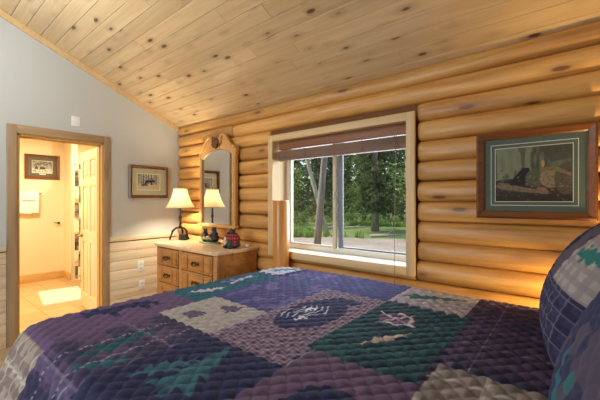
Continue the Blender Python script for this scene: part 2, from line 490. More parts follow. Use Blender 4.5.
# ceiling: tongue and groove planks running along x
pitch = 0.1127
specs_y = []
y = 0.02
pl_mb = MB(); tints = []
ca_ = math.cos(math.atan(CS)); sa_ = math.sin(math.atan(CS))
row = 0
while y > YF - 0.1:
    y2 = y - pitch
    x = -0.0 - rnd.uniform(0, 1.0)
    while x < XR:
        L = rnd.uniform(1.6, 3.6)
        xa, xb = max(x, 0.0), min(x + L, XR)
        if xb > xa + 0.02:
            e = 0.0018
            n0 = len(pl_mb.v)
            bev = 0.0025
            # section across the plank (y,z) with chamfered lower edges
            def zz(yy, d): return cz(yy) + d
            sec = [(y - e, 0.02), (y - e, bev), (y - e - bev, 0), (y2 + e + bev, 0), (y2 + e, bev), (y2 + e, 0.02)]
            vs = [(xa + 0.001, a, zz(a, d)) for a, d in sec] + [(xb - 0.001, a, zz(a, d)) for a, d in sec]
            n = len(sec)
            fs = [[i, (i + 1) % n, n + (i + 1) % n, n + i] for i in range(n)] + [list(range(n))[::-1], list(range(n, 2 * n))]
            pl_mb.add(vs, fs)
            tints += [rnd.random()] * (len(pl_mb.v) - n0)
        x += L
    y = y2; row += 1
ceiling = pl_mb.build('ceiling', M['ceil'])
ca = ceiling.data.color_attributes.new('tint', 'FLOAT_COLOR', 'POINT')
ca.data.foreach_set('color', np.repeat(np.array(tints, dtype=np.float32)[:, None], 4, 1).ravel())
struct(ceiling)
rf = MB().prism([(0.45, cz(0.45) + 0.021), (YF - 0.1, cz(YF - 0.1) + 0.021), (YF - 0.1, cz(YF - 0.1) + 0.1), (0.45, cz(0.45) + 0.1)], pc, -0.3, XR + 0.2)
rf.build('roof_deck', M['groove'], ceiling)

# ---- log wall (y = 0 is its face plane; crowns reach y = -0.078)
WX0, WX1, WZ0, WZ1 = 1.805, 3.167, 0.893, 1.967
joints = [0.0, 0.06, 0.206, 0.35, 0.497, 0.645, 0.79, 0.938, 1.082, 1.230, 1.374, 1.521, 1.662, 1.812, 1.958, 2.094, 2.235, 2.40]
wb = MB()
wb.box(-0.14, WX0 - 0.03, -0.005, 0.17, 0, 2.33)
wb.box(WX1 + 0.03, XR + 0.1, -0.005, 0.17, 0, 2.33)
wb.box(WX0 - 0.03, WX1 + 0.03, -0.005, 0.17, 0, WZ0 - 0.03)
wb.box(WX0 - 0.03, WX1 + 0.03, -0.005, 0.17, WZ1 + 0.03, 2.33)
wall_back = wb.build('wall_back', M['chink']); struct(wall_back)

def log(x0, x1, z0, z1, seed):
    r_ = random.Random(seed)
    mb = MB()
    n = max(4, int((x1 - x0) / 0.08))
    hz = (z1 - z0) / 2; zc = (z0 + z1) / 2
    yd = 0.078 + r_.uniform(-0.006, 0.006)
    ph = r_.uniform(0, 6)
    ring = 28
    vs, fs = [], []
    xs = [x0 + (x1 - x0) * i / n for i in range(n + 1)]
    def endf(x):
        d = min(abs(x - x0), abs(x - x1))
        return 0.8 + 0.2 * min(1, d / 0.03) ** 0.5
    # extra rings at the rounded ends
    xs = sorted(set(xs + [x0 + 0.008, x0 + 0.02, x1 - 0.008, x1 - 0.02]))
    for x in xs:
        w = 1 + 0.025 * math.sin(x * 2.3 + ph) + 0.015 * math.sin(x * 6.1 + ph * 2)
        sag = 0.004 * math.sin(x * 1.1 + ph * 3)
        e = endf(x)
        for k in range(ring):
            a = 2 * math.pi * k / ring
            cy = math.cos(a); sz = math.sin(a)
            # superellipse-like bulging face
            py = 0.02 - (abs(cy) ** 0.58) * math.copysign(1, cy) * (yd + 0.02) * w * e
            pz = zc + sag + math.copysign(abs(sz) ** 0.8, sz) * (hz + 0.002) * (0.985 + 0.015 * w) * (0.5 + 0.5 * e)
            vs.append((x, py, pz))
    m_ = len(xs)
    for i in range(m_ - 1):
        for k in range(ring):
            fs.append([i * ring + k, i * ring + (k + 1) % ring, (i + 1) * ring + (k + 1) % ring, (i + 1) * ring + k])
    fs.append(list(range(ring))[::-1]); fs.append([(m_ - 1) * ring + k for k in range(ring)])
    mb.add(vs, fs, 0, True)
    return mb.build('log', M['log'], wall_back)

CX0, CX1 = 1.746, 3.232    # casing outer edges
for i in range(len(joints) - 1):
    z0, z1 = joints[i], joints[i + 1]
    if z1 - z0 < 0.03: continue
    top = z1 > 2.3
    if z1 < WZ0 - 0.02 or z0 > WZ1:
        if i == 15:
            log(0.004, 1.15, z0, z1, i); log(1.15, XR, z0, z1, i + 70)
        elif i == 16:
            log(0.004, XR, z0, min(z1, 2.36), i)
        elif i == 14:
            log(0.004, XR, z0, z1, i)
        else:
            log(0.004, XR, z0, z1, i)
    elif z0 < WZ0 - 0.05:      # the log cut by the window's lower edge
        log(0.004, CX0 + 0.02, z0, z1, i)
        log(CX1 - 0.0, XR, z0, z1, i + 100)
        if WZ0 - 0.06 > z0: log(CX0 + 0.025, CX1 - 0.005, z0, WZ0 - 0.045, i + 200)
    else:
        log(0.004, CX0 - 0.004, z0, z1, i)
        log(CX1 + 0.006, XR, z0, z1, i + 100)

# right wall and wall behind the camera (never in frame, they close the room)
wr = MB().prism([(YF - 0.1, 0), (0.2, 0), (0.2, cz(0.2)), (YF - 0.1, cz(YF - 0.1))], pc, XR, XR + 0.12).build('wall_right', M['drywall']); struct(wr)
FX0, FX1, FZ0, FZ1 = 1.45, 2.75, 0.5, 2.5  # unseen opening added in the front wall for a fill light
zt = cz(YF) + 0.02
wf = MB()
wf.box(-0.14, FX0, YF - 0.14, YF, 0, zt).box(FX1, XR + 0.1, YF - 0.14, YF, 0, zt)
wf.box(FX0, FX1, YF - 0.14, YF, 0, FZ0).box(FX0, FX1, YF - 0.14, YF, FZ1, zt)
wf = wf.build('wall_front', M['drywall']); struct(wf)

# ------------------------------------------------------------------ window in the log wall
win = thing('window_1', ((WX0 + WX1) / 2, 0, WZ0), kind='structure')
c = MB()
YC0, YC1 = -0.098, -0.07
c.box(CX0, WX0, YC0, YC1, 0.829, 2.029, 0.003); c.box(WX1, CX1, YC0, YC1, 0.829, 2.029, 0.003)
c.build('casing', M['casing'], win)
c = MB()
c.box(WX0, WX1, YC0, YC1, WZ1, 2.029, 0.003); c.box(WX0, WX1, YC0, YC1, 0.829, WZ0, 0.003)
c.build('casing', M['casing_x'], win)
c = MB()
YW = 0.115      # inner face of the vinyl frame
c.box(WX0 - 0.018, WX0, YC1, YW + 0.06, WZ0, WZ1); c.box(WX1, WX1 + 0.018, YC1, YW + 0.06, WZ0, WZ1)
c.build('jamb', M['casing'], win)
c = MB()
c.box(WX0 - 0.018, WX1 + 0.018, YC1, YW + 0.06, WZ1, WZ1 + 0.018)
c.build('head', M['casing_x'], win)
MB().box(WX0 - 0.018, WX1 + 0.018, YC1, YW + 0.06, WZ0 - 0.018, WZ0).build('sill', M['vinyl'], win)
c = MB()
f_ = 0.045
c.box(WX0, WX0 + f_, YW, YW + 0.06, WZ0, WZ1, 0.004); c.box(WX1 - f_, WX1, YW, YW + 0.06, WZ0, WZ1, 0.004)
c.box(WX0, WX1, YW, YW + 0.06, WZ0, WZ0 + f_, 0.004); c.box(WX0, WX1, YW, YW + 0.06, WZ1 - f_, WZ1, 0.004)
c.build('frame', M['vinyl'], win)
XM = 2.42
c = MB()
c.box(XM - 0.035, XM, YW - 0.004, YW + 0.025, WZ0 + 0.03, WZ1 - 0.03, 0.003)
c.box(WX0 + f_ - 0.01, WX0 + f_ + 0.012, YW + 0.004, YW + 0.025, WZ0 + 0.03, WZ1 - 0.03, 0.003)
c.box(WX0 + f_, XM, YW + 0.004, YW + 0.025, WZ0 + f_ - 0.008, WZ0 + f_ + 0.014, 0.003)
sa = c.build('sash', M['almond'], win)
MB().box(WX0 + f_, XM - 0.03, YW + 0.012, YW + 0.016, WZ0 + 0.05, WZ1 - 0.04).build('pane', M['glass'], sa)
c = MB()
c.box(XM + 0.005, XM + 0.05, YW + 0.03, YW + 0.055, WZ0 + 0.03, WZ1 - 0.03, 0.003)
c.box(WX1 - f_ - 0.012, WX1 - f_ + 0.01, YW + 0.03, YW + 0.055, WZ0 + 0.03, WZ1 - 0.03, 0.003)
c.box(XM + 0.05, WX1 - f_, YW + 0.03, YW + 0.055, WZ0 + f_ - 0.008, WZ0 + f_ + 0.014, 0.003)
M['greysash'] = plain('grey_sash', (122, 126, 134), 0.5)
sb = c.build('sash', M['greysash'], win)
MB().box(XM + 0.045, WX1 - f_, YW + 0.04, YW + 0.044, WZ0 + 0.05, WZ1 - 0.04).build('pane', M['glass'], sb)
MB().box(XM - 0.026, XM - 0.012, YW - 0.018, YW - 0.004, 1.4, 1.47, 0.003).build('latch', M['vinyl'], win)

# blind drawn up under the head of the window
bl = thing('window_blind', ((WX0 + WX1) / 2, 0.0, 1.78), 'brown wooden blind drawn up in a narrow stack across the window top', 'blind')
MB().box(WX0 + 0.03, WX1 - 0.004, -0.03, 0.03, 1.885, 1.958, 0.004).build('valance', M['valance'], bl)
c = MB()
z = 1.872
while z > 1.778:
    c.box(WX0 + 0.02, WX1 - 0.006, -0.045 + rnd.uniform(-.002, .002), 0.012, z - 0.009, z - 0.0005, 0.001)
    z -= 0.0098
c.build('slat_stack', M['slat'], bl)
M['cordm'] = plain('tan_cord', (150, 124, 100), 0.8)
for x in (1.93, 2.17, 2.5, 2.78, 3.06):
    MB().tube([(x, -0.052, 1.885), (x, -0.052, 1.775)], 0.002, 6).build('ladder_cord', M['cordm'], bl)
MB().tube([(3.075, -0.055, 1.9), (3.078, -0.075, 1.6), (3.08, -0.10, 1.2), (3.085, -0.112, 0.9), (3.085, -0.112, 0.76)], 0.0022, 6).tube([(3.09, -0.112, 0.78), (3.09, -0.112, 0.735)], [0.004, 0.007], 8).build('pull_cord', M['cordm'], bl)

# ------------------------------------------------------------------ doorway, door, bathroom
dc = MB()
dc.box(0.0, 0.022, -1.812, DY0, 0, 2.106, 0.003); dc.box(0.0, 0.022, DY1, -0.92, 0, 2.106, 0.003)
t2 = dc.build('trim_2', M['doorcase']); struct(t2)
t2b = MB().box(0.0, 0.021, DY0, DY1, DZ, 2.106, 0.003).build('head', M['doorcase_y'], t2)
M['jambwood'] = wood('jamb_pine', (226, 184, 112), (200, 150, 78), 'Z', 40, rough=0.45, objrand=0.02)
jb = MB()
jb.box(-WT, 0.0, DY0, DY0 + 0.018, 0, DZ); jb.box(-WT, 0.0, DY1 - 0.018, DY1, 0, DZ); jb.box(-WT, 0.0, DY0, DY1, DZ - 0.018, DZ)
jb.box(-0.085, -0.05, DY1 - 0.03, DY1 - 0.018, 0, DZ - 0.018); jb.box(-0.085, -0.05, DY0 + 0.018, DY0 + 0.03, 0, DZ - 0.018); jb.box(-0.085, -0.05, DY0 + 0.018, DY1 - 0.018, DZ - 0.03, DZ - 0.018)
t3 = jb.build('trim_3', M['jambwood']); struct(t3)

# six-panel door, hinged on the right jamb and swung into the bathroom (built closed along local -x, then placed)
door = thing('door_1', (-0.15, -0.985, 0.0), kind='structure')
W_, H_, T_ = 0.725, 2.0, 0.036
zb = 0.012
def dpt(a, b, d): return (-a, d, b)     # a: distance from hinge, d: 0 = visible face (towards -y), depth to +y
pan = MB()
stile = 0.10; mid = 0.09
rails = [(0, 0.2), (0.86, 1.0), (1.56, 1.66), (1.88, 2.0)]
cols = [(0, stile), (W_ / 2 - mid / 2, W_ / 2 + mid / 2), (W_ - stile, W_)]
leaf = MB()
for a0, a1 in cols: leaf.box(-a1, -a0, 0, T_, zb, H_)
for r0, r1 in rails:
    leaf.box(-(W_ / 2 - mid / 2), -stile, 0.0, T_, max(r0, zb), r1); leaf.box(-(W_ - stile), -(W_ / 2 + mid / 2), 0.0, T_, max(r0, zb), r1)
leaf.build('leaf_frame', M['doorwood'], door, local=True)
for (a0, a1) in ((stile, W_ / 2 - mid / 2), (W_ / 2 + mid / 2, W_ - stile)):
    for (b0, b1) in ((0.2, 0.86), (1.0, 1.56), (1.66, 1.88)):
        p = MB()
        p.box(-a1, -a0, 0.010, T_ - 0.010, b0, b1)
        p.box(-a1 + 0.03, -a0 - 0.03, 0.003, T_ - 0.003, b0 + 0.03, b1 - 0.03, 0.006)
        p.build('panel', M['doorwood'], door, local=True)
h = MB()
h.lathe([(0.0, 0), (0.03, 0.0), (0.03, 0.006), (0.012, 0.01), (0.012, 0.04)], n=16)
hm = [(v[0] - W_ + 0.06, -v[2], v[1] + 0.93) for v in h.v]; h.v = hm
h.tube([(-W_ + 0.06, -0.045, 0.93), (-W_ + 0.10, -0.048, 0.93), (-W_ + 0.165, -0.046, 0.926)], [0.009, 0.008, 0.007], 10)
h.build('door_handle', M['brass'], door, local=True)
for z in (0.22, 1.0, 1.8):
    MB().tube([(0.008, -0.004, z - 0.045), (0.008, -0.004, z + 0.045)], 0.007, 8).build('hinge', M['brass'], door, local=True)
door.rotation_euler = (0, 0, R(-4))

BX = -2.95
BYR = -0.56
b_ = MB().box(BX - 0.1, -WT, -2.6, 0.4, -0.1, 0.0).build('floor.001', M['tile']); struct(b_)
MB().box(-WT, 0.0, DY0, DY1, 0.0, 0.012, 0.003).build('threshold', M['bathwood'], b_)
b_ = MB().box(BX - 0.12, BX, -2.6, 0.5, 0, 2.5).build('wall_bathroom_back', M['bathwall']); struct(b_)
b_ = MB().box(BX, -2.56, BYR, BYR + 0.1, 0, 2.5).box(-2.56, -0.2, 0.30, 0.4, 0, 2.5).build('wall_bathroom_right', M['bathwall']); struct(b_)
b_ = MB().box(BX, -WT, -2.7, -2.6, 0, 2.5).build('wall_bathroom_left', M['bathwall']); struct(b_)
b_ = MB().box(BX - 0.1, -WT, -2.7, 0.5, 2.5, 2.6).build('ceiling.001', M['bathwall']); struct(b_)
b_ = MB().box(BX, BX + 0.018, -2.6, BYR, 0, 0.13, 0.004).box(BX + 0.018, -2.56, BYR - 0.016, BYR, 0, 0.13, 0.004).build('baseboard_bathroom', M['bathwood']); struct(b_)

tub = thing('bathtub', (-1.8, -0.15, 0), 'white bathtub behind the patterned shower curtain', 'bathtub')
t_ = MB()
t_.box(-2.55, -1.0, -0.42, -0.36, 0.0, 0.5, 0.02).box(-2.55, -1.0, 0.23, 0.29, 0.0, 0.5, 0.02).box(-2.55, -2.49, -0.4, 0.27, 0.0, 0.5, 0.02).box(-1.06, -1.0, -0.4, 0.27, 0.0, 0.5, 0.02).box(-2.5, -1.05, -0.37, 0.24, 0.0, 0.12)
t_.build('tub_shell', M['white'], tub)

# shower curtain: wavy sheet with square animal patches
NU, NV = 150, 120
u = np.linspace(0, 1, NU)[:, None] * np.ones((1, NV)); v = np.ones((NU, 1)) * np.linspace(0, 1, NV)[None, :]
Xc = -2.50 + u * 1.25
Zc = 0.06 + v * 1.92
Yc = -0.52 + 0.035 * np.sin(u * 1.25 * 42) * (1 - 0.3 * v) + 0.012 * np.sin(u * 31 + v * 3)
C = np.zeros((NU, NV, 3)) + npl((236, 222, 190))
ck = (np.floor(Zc / 0.27).astype(int))
pat = (ck % 2 == 0) & (u < 0.06 + 0.94)
cx_ = np.floor((Xc + 2.5) / 0.17).astype(int)
pm = ((ck + cx_) % 2 == 0)
lay(C, pm, (150, 128, 96)); 
lay(C, pm & (vnoise(Xc, Zc, 22, 3) > 0.55), (96, 92, 84))
lay(C, pm & (vnoise(Xc, Zc, 30, 5) > 0.72), (60, 58, 58))
lay(C, (~pm) & (vnoise(Xc, Zc, 16, 9) > 0.62), (206, 172, 112))
grid_c = grid_obj('shower_curtain', np.stack([Xc, Yc, Zc], -1), C, M['paint'])
tag(grid_c, 'pale shower curtain with dark square patches hanging behind the open door', 'shower curtain')
rod = MB().tube([(-2.56, -0.52, 2.0), (-0.9, -0.52, 2.0), (-0.2, -0.52, 2.0)], 0.012, 10).build('curtain_rod', M['white']); tag(rod, 'white rod carrying the patterned shower curtain', 'rod')

def soft_slab(name, x0, x1, y0, y1, z0, z1, mat, amp=0.004, parent=None, seed=1):
    mb = MB().box(x0, x1, y0, y1, z0, z1, min(x1 - x0, y1 - y0, z1 - z0) * 0.45, seg=3)
    return mb.build(name, mat, parent)

# bath mat
nx, ny = 60, 40
gu = np.linspace(-1, 1, nx)[:, None] * np.ones((1, ny)); gv = np.ones((nx, 1)) * np.linspace(-1, 1, ny)[None]
prof = 1 - np.maximum(np.abs(gu), np.abs(gv)) ** 16
mz = 0.001 + 0.022 * np.clip(prof, 0, 1) ** 0.4 + 0.003 * vnoise(gu + 3, gv + 3, 20, 4) * prof
ang = R(-8)
mx, my = gu * 0.42, gv * 0.26
MX = -1.62 + mx * math.cos(ang) - my * math.sin(ang); MY = -0.93 + mx * math.sin(ang) + my * math.cos(ang)
bm_ = grid_obj('bath_mat', np.stack([MX, MY, mz], -1), None, M['towel']); tag(bm_, 'white bath mat lying on the tile floor beside the shower curtain', 'bath mat')

# towel on a bar
tb = thing('towel_bar', (BX, -1.07, 1.5), 'slim metal towel bar on the bathroom wall under the picture', 'towel bar')
MB().tube([(BX + 0.07, -1.27, 1.5), (BX + 0.07, -0.905, 1.5)], 0.006, 10).build('bar', M['brass'], tb)
for y in (-1.262, -0.915):
    MB().tube([(BX, y, 1.5), (BX + 0.07, y, 1.5)], [0.018, 0.007], 10).build('bracket', M['brass'], tb)
def towel(name, y0, y1, zlow, thick, xc, mat, label):
    NU, NV = 60, 30
    s = np.linspace(-1, 1, NU)[:, None] * np.ones((1, NV)); w = np.ones((NU, 1)) * np.linspace(0, 1, NV)[None]
    L = 1.505 - zlow
    d = np.abs(s) * L
    rr = thick
    a = np.clip(d / rr, 0, math.pi / 2)
    X = xc + np.sign(s) * rr * np.sin(a)
    Z = 1.5 + rr * np.cos(a) - np.clip(d - rr * math.pi / 2, 0, None)
    Y = y0 + (y1 - y0) * w
    X = X + 0.006 * np.sin(w * 14 + 1) * np.clip(d / 0.2, 0, 1) * np.sign(s)
    Z = Z + 0.006 * np.sin(w * 9)
    o = grid_obj(name, np.stack([X, Y, Z], -1), None, mat)
    sd = o.modifiers.new('thick', 'SOLIDIFY'); sd.thickness = 0.008; sd.offset = -1
    tag(o, label, 'towel'); return o
towel('hanging_towel', -1.24, -0.935, 1.135, 0.020, BX + 0.07, M['towel'], 'large white towel hanging on the bathroom towel bar')
towel('hanging_hand_towel', -1.16, -0.99, 1.33, 0.038, BX + 0.07, M['towel'], 'small white towel folded over the larger towel in the bathroom')
th = thing('paper_holder', (BX, -0.64, 0.98), 'small dark metal holder on the bathroom wall near the corner', 'holder')
MB().tube([(BX, -0.64, 0.98), (BX + 0.05, -0.64, 0.98)], [0.022, 0.01], 10).build('mount', M['bronze'], th)
MB().tube([(BX + 0.05, -0.64, 0.98), (BX + 0.055, -0.70, 0.985), (BX + 0.055, -0.72, 0.995)], [0.010, 0.008, 0.006], 10).build('arm', M['bronze'], th)

# ------------------------------------------------------------------ framed pictures
def paint_canvas(W, H, n):
    a = np.linspace(0, 1, n)[:, None] * np.ones((1, int(n * H / W))); b = np.ones((n, 1)) * np.linspace(0, 1, int(n * H / W))[None]
    return a, b

def picture(root, fn, w, h, fw, mats, frame_mat, canvas, depth=0.025, inner=None, rise=0.008):
    """fn(a,b,d): a across 0..w, b up 0..h, d out of the wall.  mats: list of (inset, material)"""
    # frame of four mitred profiled sides
    f = MB()
    prof = [(0, 0), (0, depth), (fw * 0.25, depth + rise), (fw * 0.6, depth), (fw * 0.8, depth - 0.004), (fw, depth - 0.012), (fw, 0)]
    corners = [(0, 0), (w, 0), (w, h), (0, h)]
    dirs = [(1, 1), (-1, 1), (-1, -1), (1, -1)]
    n = len(prof)
    vs = []
    for (ca_, cb_), (da, db) in zip(corners, dirs):
        for i_, d_ in prof: vs.append(fn(ca_ + da * i_, cb_ + db * i_, d_))
    fs = []
    for k in range(4):
        for i in range(n - 1):
            k2 = (k + 1) % 4
            fs.append([k * n + i, k2 * n + i, k2 * n + i + 1, k * n + i + 1])
    f.add(vs, fs)
    f.build('frame', frame_mat, root)
    bk = MB()
    q = lambda i, d: [fn(i, i, d), fn(w - i, i, d), fn(w - i, h - i, d), fn(i, h - i, d)]
    lvl = 0.006
    for k, (ins, mt) in enumerate(mats):
        nxt = mats[k + 1][0] if k + 1 < len(mats) else inner
        a_ = q(ins, lvl); b2 = q(nxt, lvl)
        m_ = MB()
        m_.add(a_ + b2 + q(nxt, lvl - 0.002), [[i, (i + 1) % 4, 4 + (i + 1) % 4, 4 + i] for i in range(4)] + [[4 + i, 4 + (i + 1) % 4, 8 + (i + 1) % 4, 8 + i] for i in range(4)])
        m_.build('mat_board', mt, root)
        lvl -= 0.0015
    A, B, C = canvas
    P = np.array([[fn(inner + A[i, j] * (w - 2 * inner), inner + B[i, j] * (h - 2 * inner), 0.002) for j in range(A.shape[1])] for i in range(A.shape[0])])
    grid_obj('print', P, C, M['paint'], root)
    g = MB(); g.add(q(fw * 0.9, 0.0105), [[0, 1, 2, 3]]); g.build('glass', M['glass'], root)

# large hunting-woods picture on the log wall
A, B = paint_canvas(0.37, 0.31, 150)
C = np.zeros(A.shape + (3,)) + npl((92, 98, 80))
n1 = vnoise(A * 1.0, B * 0.25, 26, 1); n2 = vnoise(A, B, 14, 2)
C *= (0.45 + 0.95 * n1)[..., None]
lay(C, (A < .5) & (B > .38), (152, 156, 124), 0.45)
lay(C, vnoise(A, B * .15, 18, 8) > .68, (52, 54, 44), .6)
lay(C, (B < .38 + .05 * n2), (56, 42, 34))
lay(C, inpoly(A, B, [(0, .28), (.05, .36), (.16, .34), (.35, .27), (.55, .22), (.7, .2), (.72, .13), (.4, .17), (.1, .22)]), (124, 104, 80))
lay(C, inpoly(A, B, [(.2, .3), (.28, .48), (.38, .62), (.46, .62), (.5, .45), (.5, .3)]), (28, 24, 22))
lay(C, ((A - .54) / .13) ** 2 + ((B - .42) / .16) ** 2 < 1, (88, 88, 66))
lay(C, ((A - .74) / .14) ** 2 + ((B - .42) / .18) ** 2 < 1, (138, 120, 92))
lay(C, ((A - .92) / .14) ** 2 + ((B - .4) / .28) ** 2 < 1, (84, 76, 62))
lay(C, inpoly(A, B, [(.6, .95), (.75, .7), (1, .75), (1, 1), (.62, 1)]), (70, 66, 56), .8)
lay(C, inpoly(A, B, [(.62, .6), (.8, .62), (.98, .5), (.98, .44), (.78, .55), (.6, .53)]), (126, 108, 70))
lay(C, ((A - .64) / .02) ** 2 + ((B - .68) / .07) ** 2 < 1, (176, 140, 78))
lay(C, ((A - .62) / .08) ** 2 + ((B - .2) / .06) ** 2 < 1, (134, 100, 72))
lay(C, (vnoise(A, B, 40, 12) > .74) & (B < .62), (30, 26, 22), .4)
lay(C, (vnoise(A, B, 34, 15) > .82) & (B < .5), (150, 134, 102), .45)
lay(C, (B < .1), (50, 32, 24), .7)
pw, ph_ = 0.582, 0.532
pr = thing('framed_picture', (3.634, -0.085, 1.271), 'large wood-framed woodland print in green mat on the log wall', 'picture')
fn = lambda a, b, d: (3.634 + a, -0.082 - d, 1.271 + b)
picture(pr, fn, pw, ph_, 0.046, [(0.042, M['mat_green']), (0.078, M['mat_cream']), (0.082, M['mat_green']), (0.100, M['mat_cream'])], M['picwood'], (A, B, C), inner=0.104)

# sepia elk print beside the dresser
A, B = paint_canvas(0.3, 0.22, 90)
C = np.zeros(A.shape + (3,)) + npl((206, 200, 184))
for k in range(9):
    x0 = .06 + k * .11 + rnd.uniform(-.03, .03); wd = rnd.uniform(.01, .03)
    lay(C, (np.abs(A - x0) < wd) & (B > .38), (78, 78, 76), .85)
lay(C, (vnoise(A, B, 22, 4) > .55) & (B > .3) & (B < .95), (104, 104, 100), .7)
lay(C, (B < .3), (196, 188, 160), .9)
lay(C, shape(A, B, MOOSE, .55, .5, -.26, .3), (44, 44, 46))
lay(C, shape(A, B, BEAR, .3, .3, .16, .12), (84, 80, 72))
lay(C, (np.abs(A - .5) > .485) | (np.abs(B - .5) > .48), (232, 228, 212))
pr = thing('framed_picture', (0.0, -0.706, 1.41), 'brown framed elk print in pale sage mat on the white wall', 'picture')
fn = lambda a, b, d: (0.003 + d, -0.706 + a, 1.412 + b)
picture(pr, fn, 0.491, 0.40, 0.036, [(0.034, M['mat_sage']), (0.094, M['mat_cream'])], M['darkwood'], (A, B, C), inner=0.1)

# bathroom print
A, B = paint_canvas(0.3, 0.2, 80)
C = np.zeros(A.shape + (3,)) + npl((150, 148, 134))
C *= (0.6 + 0.7 * vnoise(A, B * .4, 12, 21))[..., None]
lay(C, (B > .62) & (vnoise(A, B, 10, 7) > .45), (86, 88, 78), .8)
lay(C, B < .35, (214, 206, 186), .8)
lay(C, inpoly(A, B, [(.1, .3), (.2, .62), (.3, .3)]) | inpoly(A, B, [(.35, .3), (.4, .5), (.62, .5), (.66, .3)]), (66, 54, 44))
lay(C, (vnoise(A, B, 26, 17) > .72), (52, 50, 46), .8)
pr = thing('framed_picture', (BX, -1.117, 1.745), 'brown framed landscape print above the towel on the bathroom wall', 'picture')
fn = lambda a, b, d: (BX + 0.003 + d, -1.117 + a, 1.75 + b)
picture(pr, fn, 0.486, 0.415, 0.04, [(0.038, M['mat_dark']), (0.10, M['mat_cream'])], M['darkwood'], (A, B, C), inner=0.106)
MB().add([fn(.2, .075, .008), fn(.29, .075, .008), fn(.29, .09, .008), fn(.2, .09, .008)], [[0, 1, 2, 3]]).build('title_plate', M['mat_cream'], pr)

# ------------------------------------------------------------------ wall plates
def plate(name, y, z, w, h, label, cat, kind):
    r = thing(name, (0, y, z - h / 2), label, cat)
    x0 = 0.0 if z > 1 else 0.016
    MB().box(x0, x0 + 0.006, y - w / 2, y + w / 2, z - h / 2, z + h / 2, 0.002).build('cover', M['white'], r)
    if kind == 'outlet':
        for dz in (-0.022, 0.022):
            MB().box(x0 + 0.006, x0 + 0.009, y - 0.016, y + 0.016, z + dz - 0.013, z + dz + 0.013, 0.003).build('socket', M['vinyl'], r)
    return r
plate('cover_plate', -1.249, 2.228, 0.085, 0.105, 'blank white cover plate on the wall above the doorway', 'wall plate', 'blank')
plate('wall_outlet', -0.566, 0.58, 0.074, 0.13, 'white outlet on the pale wainscot beside the dresser', 'outlet', 'outlet')
plate('wall_outlet', -0.552, 0.345, 0.07, 0.115, 'lower white outlet on the wainscot just above the bed edge', 'outlet', 'outlet')

# ------------------------------------------------------------------ dresser
DX0, DX1, DYF, DYB, DZT = 0.49, 1.585, -0.60, -0.10, 0.905
dr = thing('dresser', ((DX0 + DX1) / 2, (DYF + DYB) / 2, 0), 'honey pine dresser with panelled drawers standing against the log wall', 'dresser')
bd = MB()
bd.box(DX0, DX1, DYF + 0.02, DYB, 0.09, DZT - 0.03)
bd.box(DX0, DX0 + 0.035, DYF - 0.003, DYF + 0.03, 0.09, DZT - 0.03, 0.006)
bd.box(DX1 - 0.06, DX1 + 0.004, DYF - 0.004, DYF + 0.03, 0.09, DZT - 0.03, 0.016)
XMID = 0.985
bd.box(XMID - 0.045, XMID + 0.02, DYF - 0.004, DYF + 0.03, 0.09, DZT - 0.03, 0.01)
bd.build('body', M['dresser'], dr)
MB().box(DX0 - 0.012, DX1 + 0.02, DYF - 0.02, DYB + 0.005, 0.0, 0.09, 0.012).build('plinth', M['dresser'], dr)
tp = MB()
tp.prism([(DX0 - 0.025, DYB + 0.005), (DX0 - 0.025, DYF - 0.02), (DX0 + 0.01, DYF - 0.04), (DX1 - 0.02, DYF - 0.04), (DX1 + 0.03, DYF - 0.0), (DX1 + 0.03, DYB + 0.005)], lambda a, b, d: (a, b, d), DZT - 0.014, DZT)
tp.prism([(DX0 - 0.012, DYB + 0.005), (DX0 - 0.012, DYF - 0.01), (DX0 + 0.01, DYF - 0.026), (DX1 - 0.02, DYF - 0.026), (DX1 + 0.016, DYF - 0.0), (DX1 + 0.016, DYB + 0.005)], lambda a, b, d: (a, b, d), DZT - 0.032, DZT - 0.014)
tp.build('dresser_top', M['dresser_top'], dr)
zr = [0.855, 0.665, 0.475, 0.285, 0.10]
for (xa, xb) in ((DX0 + 0.04, XMID - 0.05), (XMID + 0.024, DX1 - 0.064)):
    for k in range(4):
        za, zb_ = zr[k + 1] + 0.008, zr[k]
        d = MB()
        d.box(xa, xb, DYF - 0.008, DYF + 0.03, za, zb_, 0.006)
        w3 = (xb - xa)
        d.box(xa + 0.02, xa + w3 * 0.22, DYF - 0.016, DYF, za + 0.018, zb_ - 0.018, 0.007)
        d.box(xa + w3 * 0.26, xb - w3 * 0.26, DYF - 0.016, DYF, za + 0.018, zb_ - 0.018, 0.007)
        d.box(xb - w3 * 0.22, xb - 0.02, DYF - 0.016, DYF, za + 0.018, zb_ - 0.018, 0.007)
        do = d.build('drawer', M['dresser'], dr)
        xc, zc_ = (xa + xb) / 2, (za + zb_) / 2
        hh = MB()
        hh.tube([(xc - 0.05, DYF - 0.016, zc_), (xc - 0.048, DYF - 0.034, zc_ - 0.004), (xc - 0.03, DYF - 0.038, zc_ - 0.02), (xc, DYF - 0.04, zc_ - 0.024), (xc + 0.03, DYF - 0.038, zc_ - 0.02), (xc + 0.048, DYF - 0.034, zc_ - 0.004), (xc + 0.05, DYF - 0.016, zc_)], 0.0055, 8)
        for sx in (-1, 1): hh.ell((xc + sx * 0.05, DYF - 0.018, zc_), (0.018, 0.005, 0.018), 10)
        hh.ell((xc, DYF - 0.017, zc_ + 0.002), (0.035, 0.004, 0.016), 12)
        hh.build('handle', M['bronze'], do)
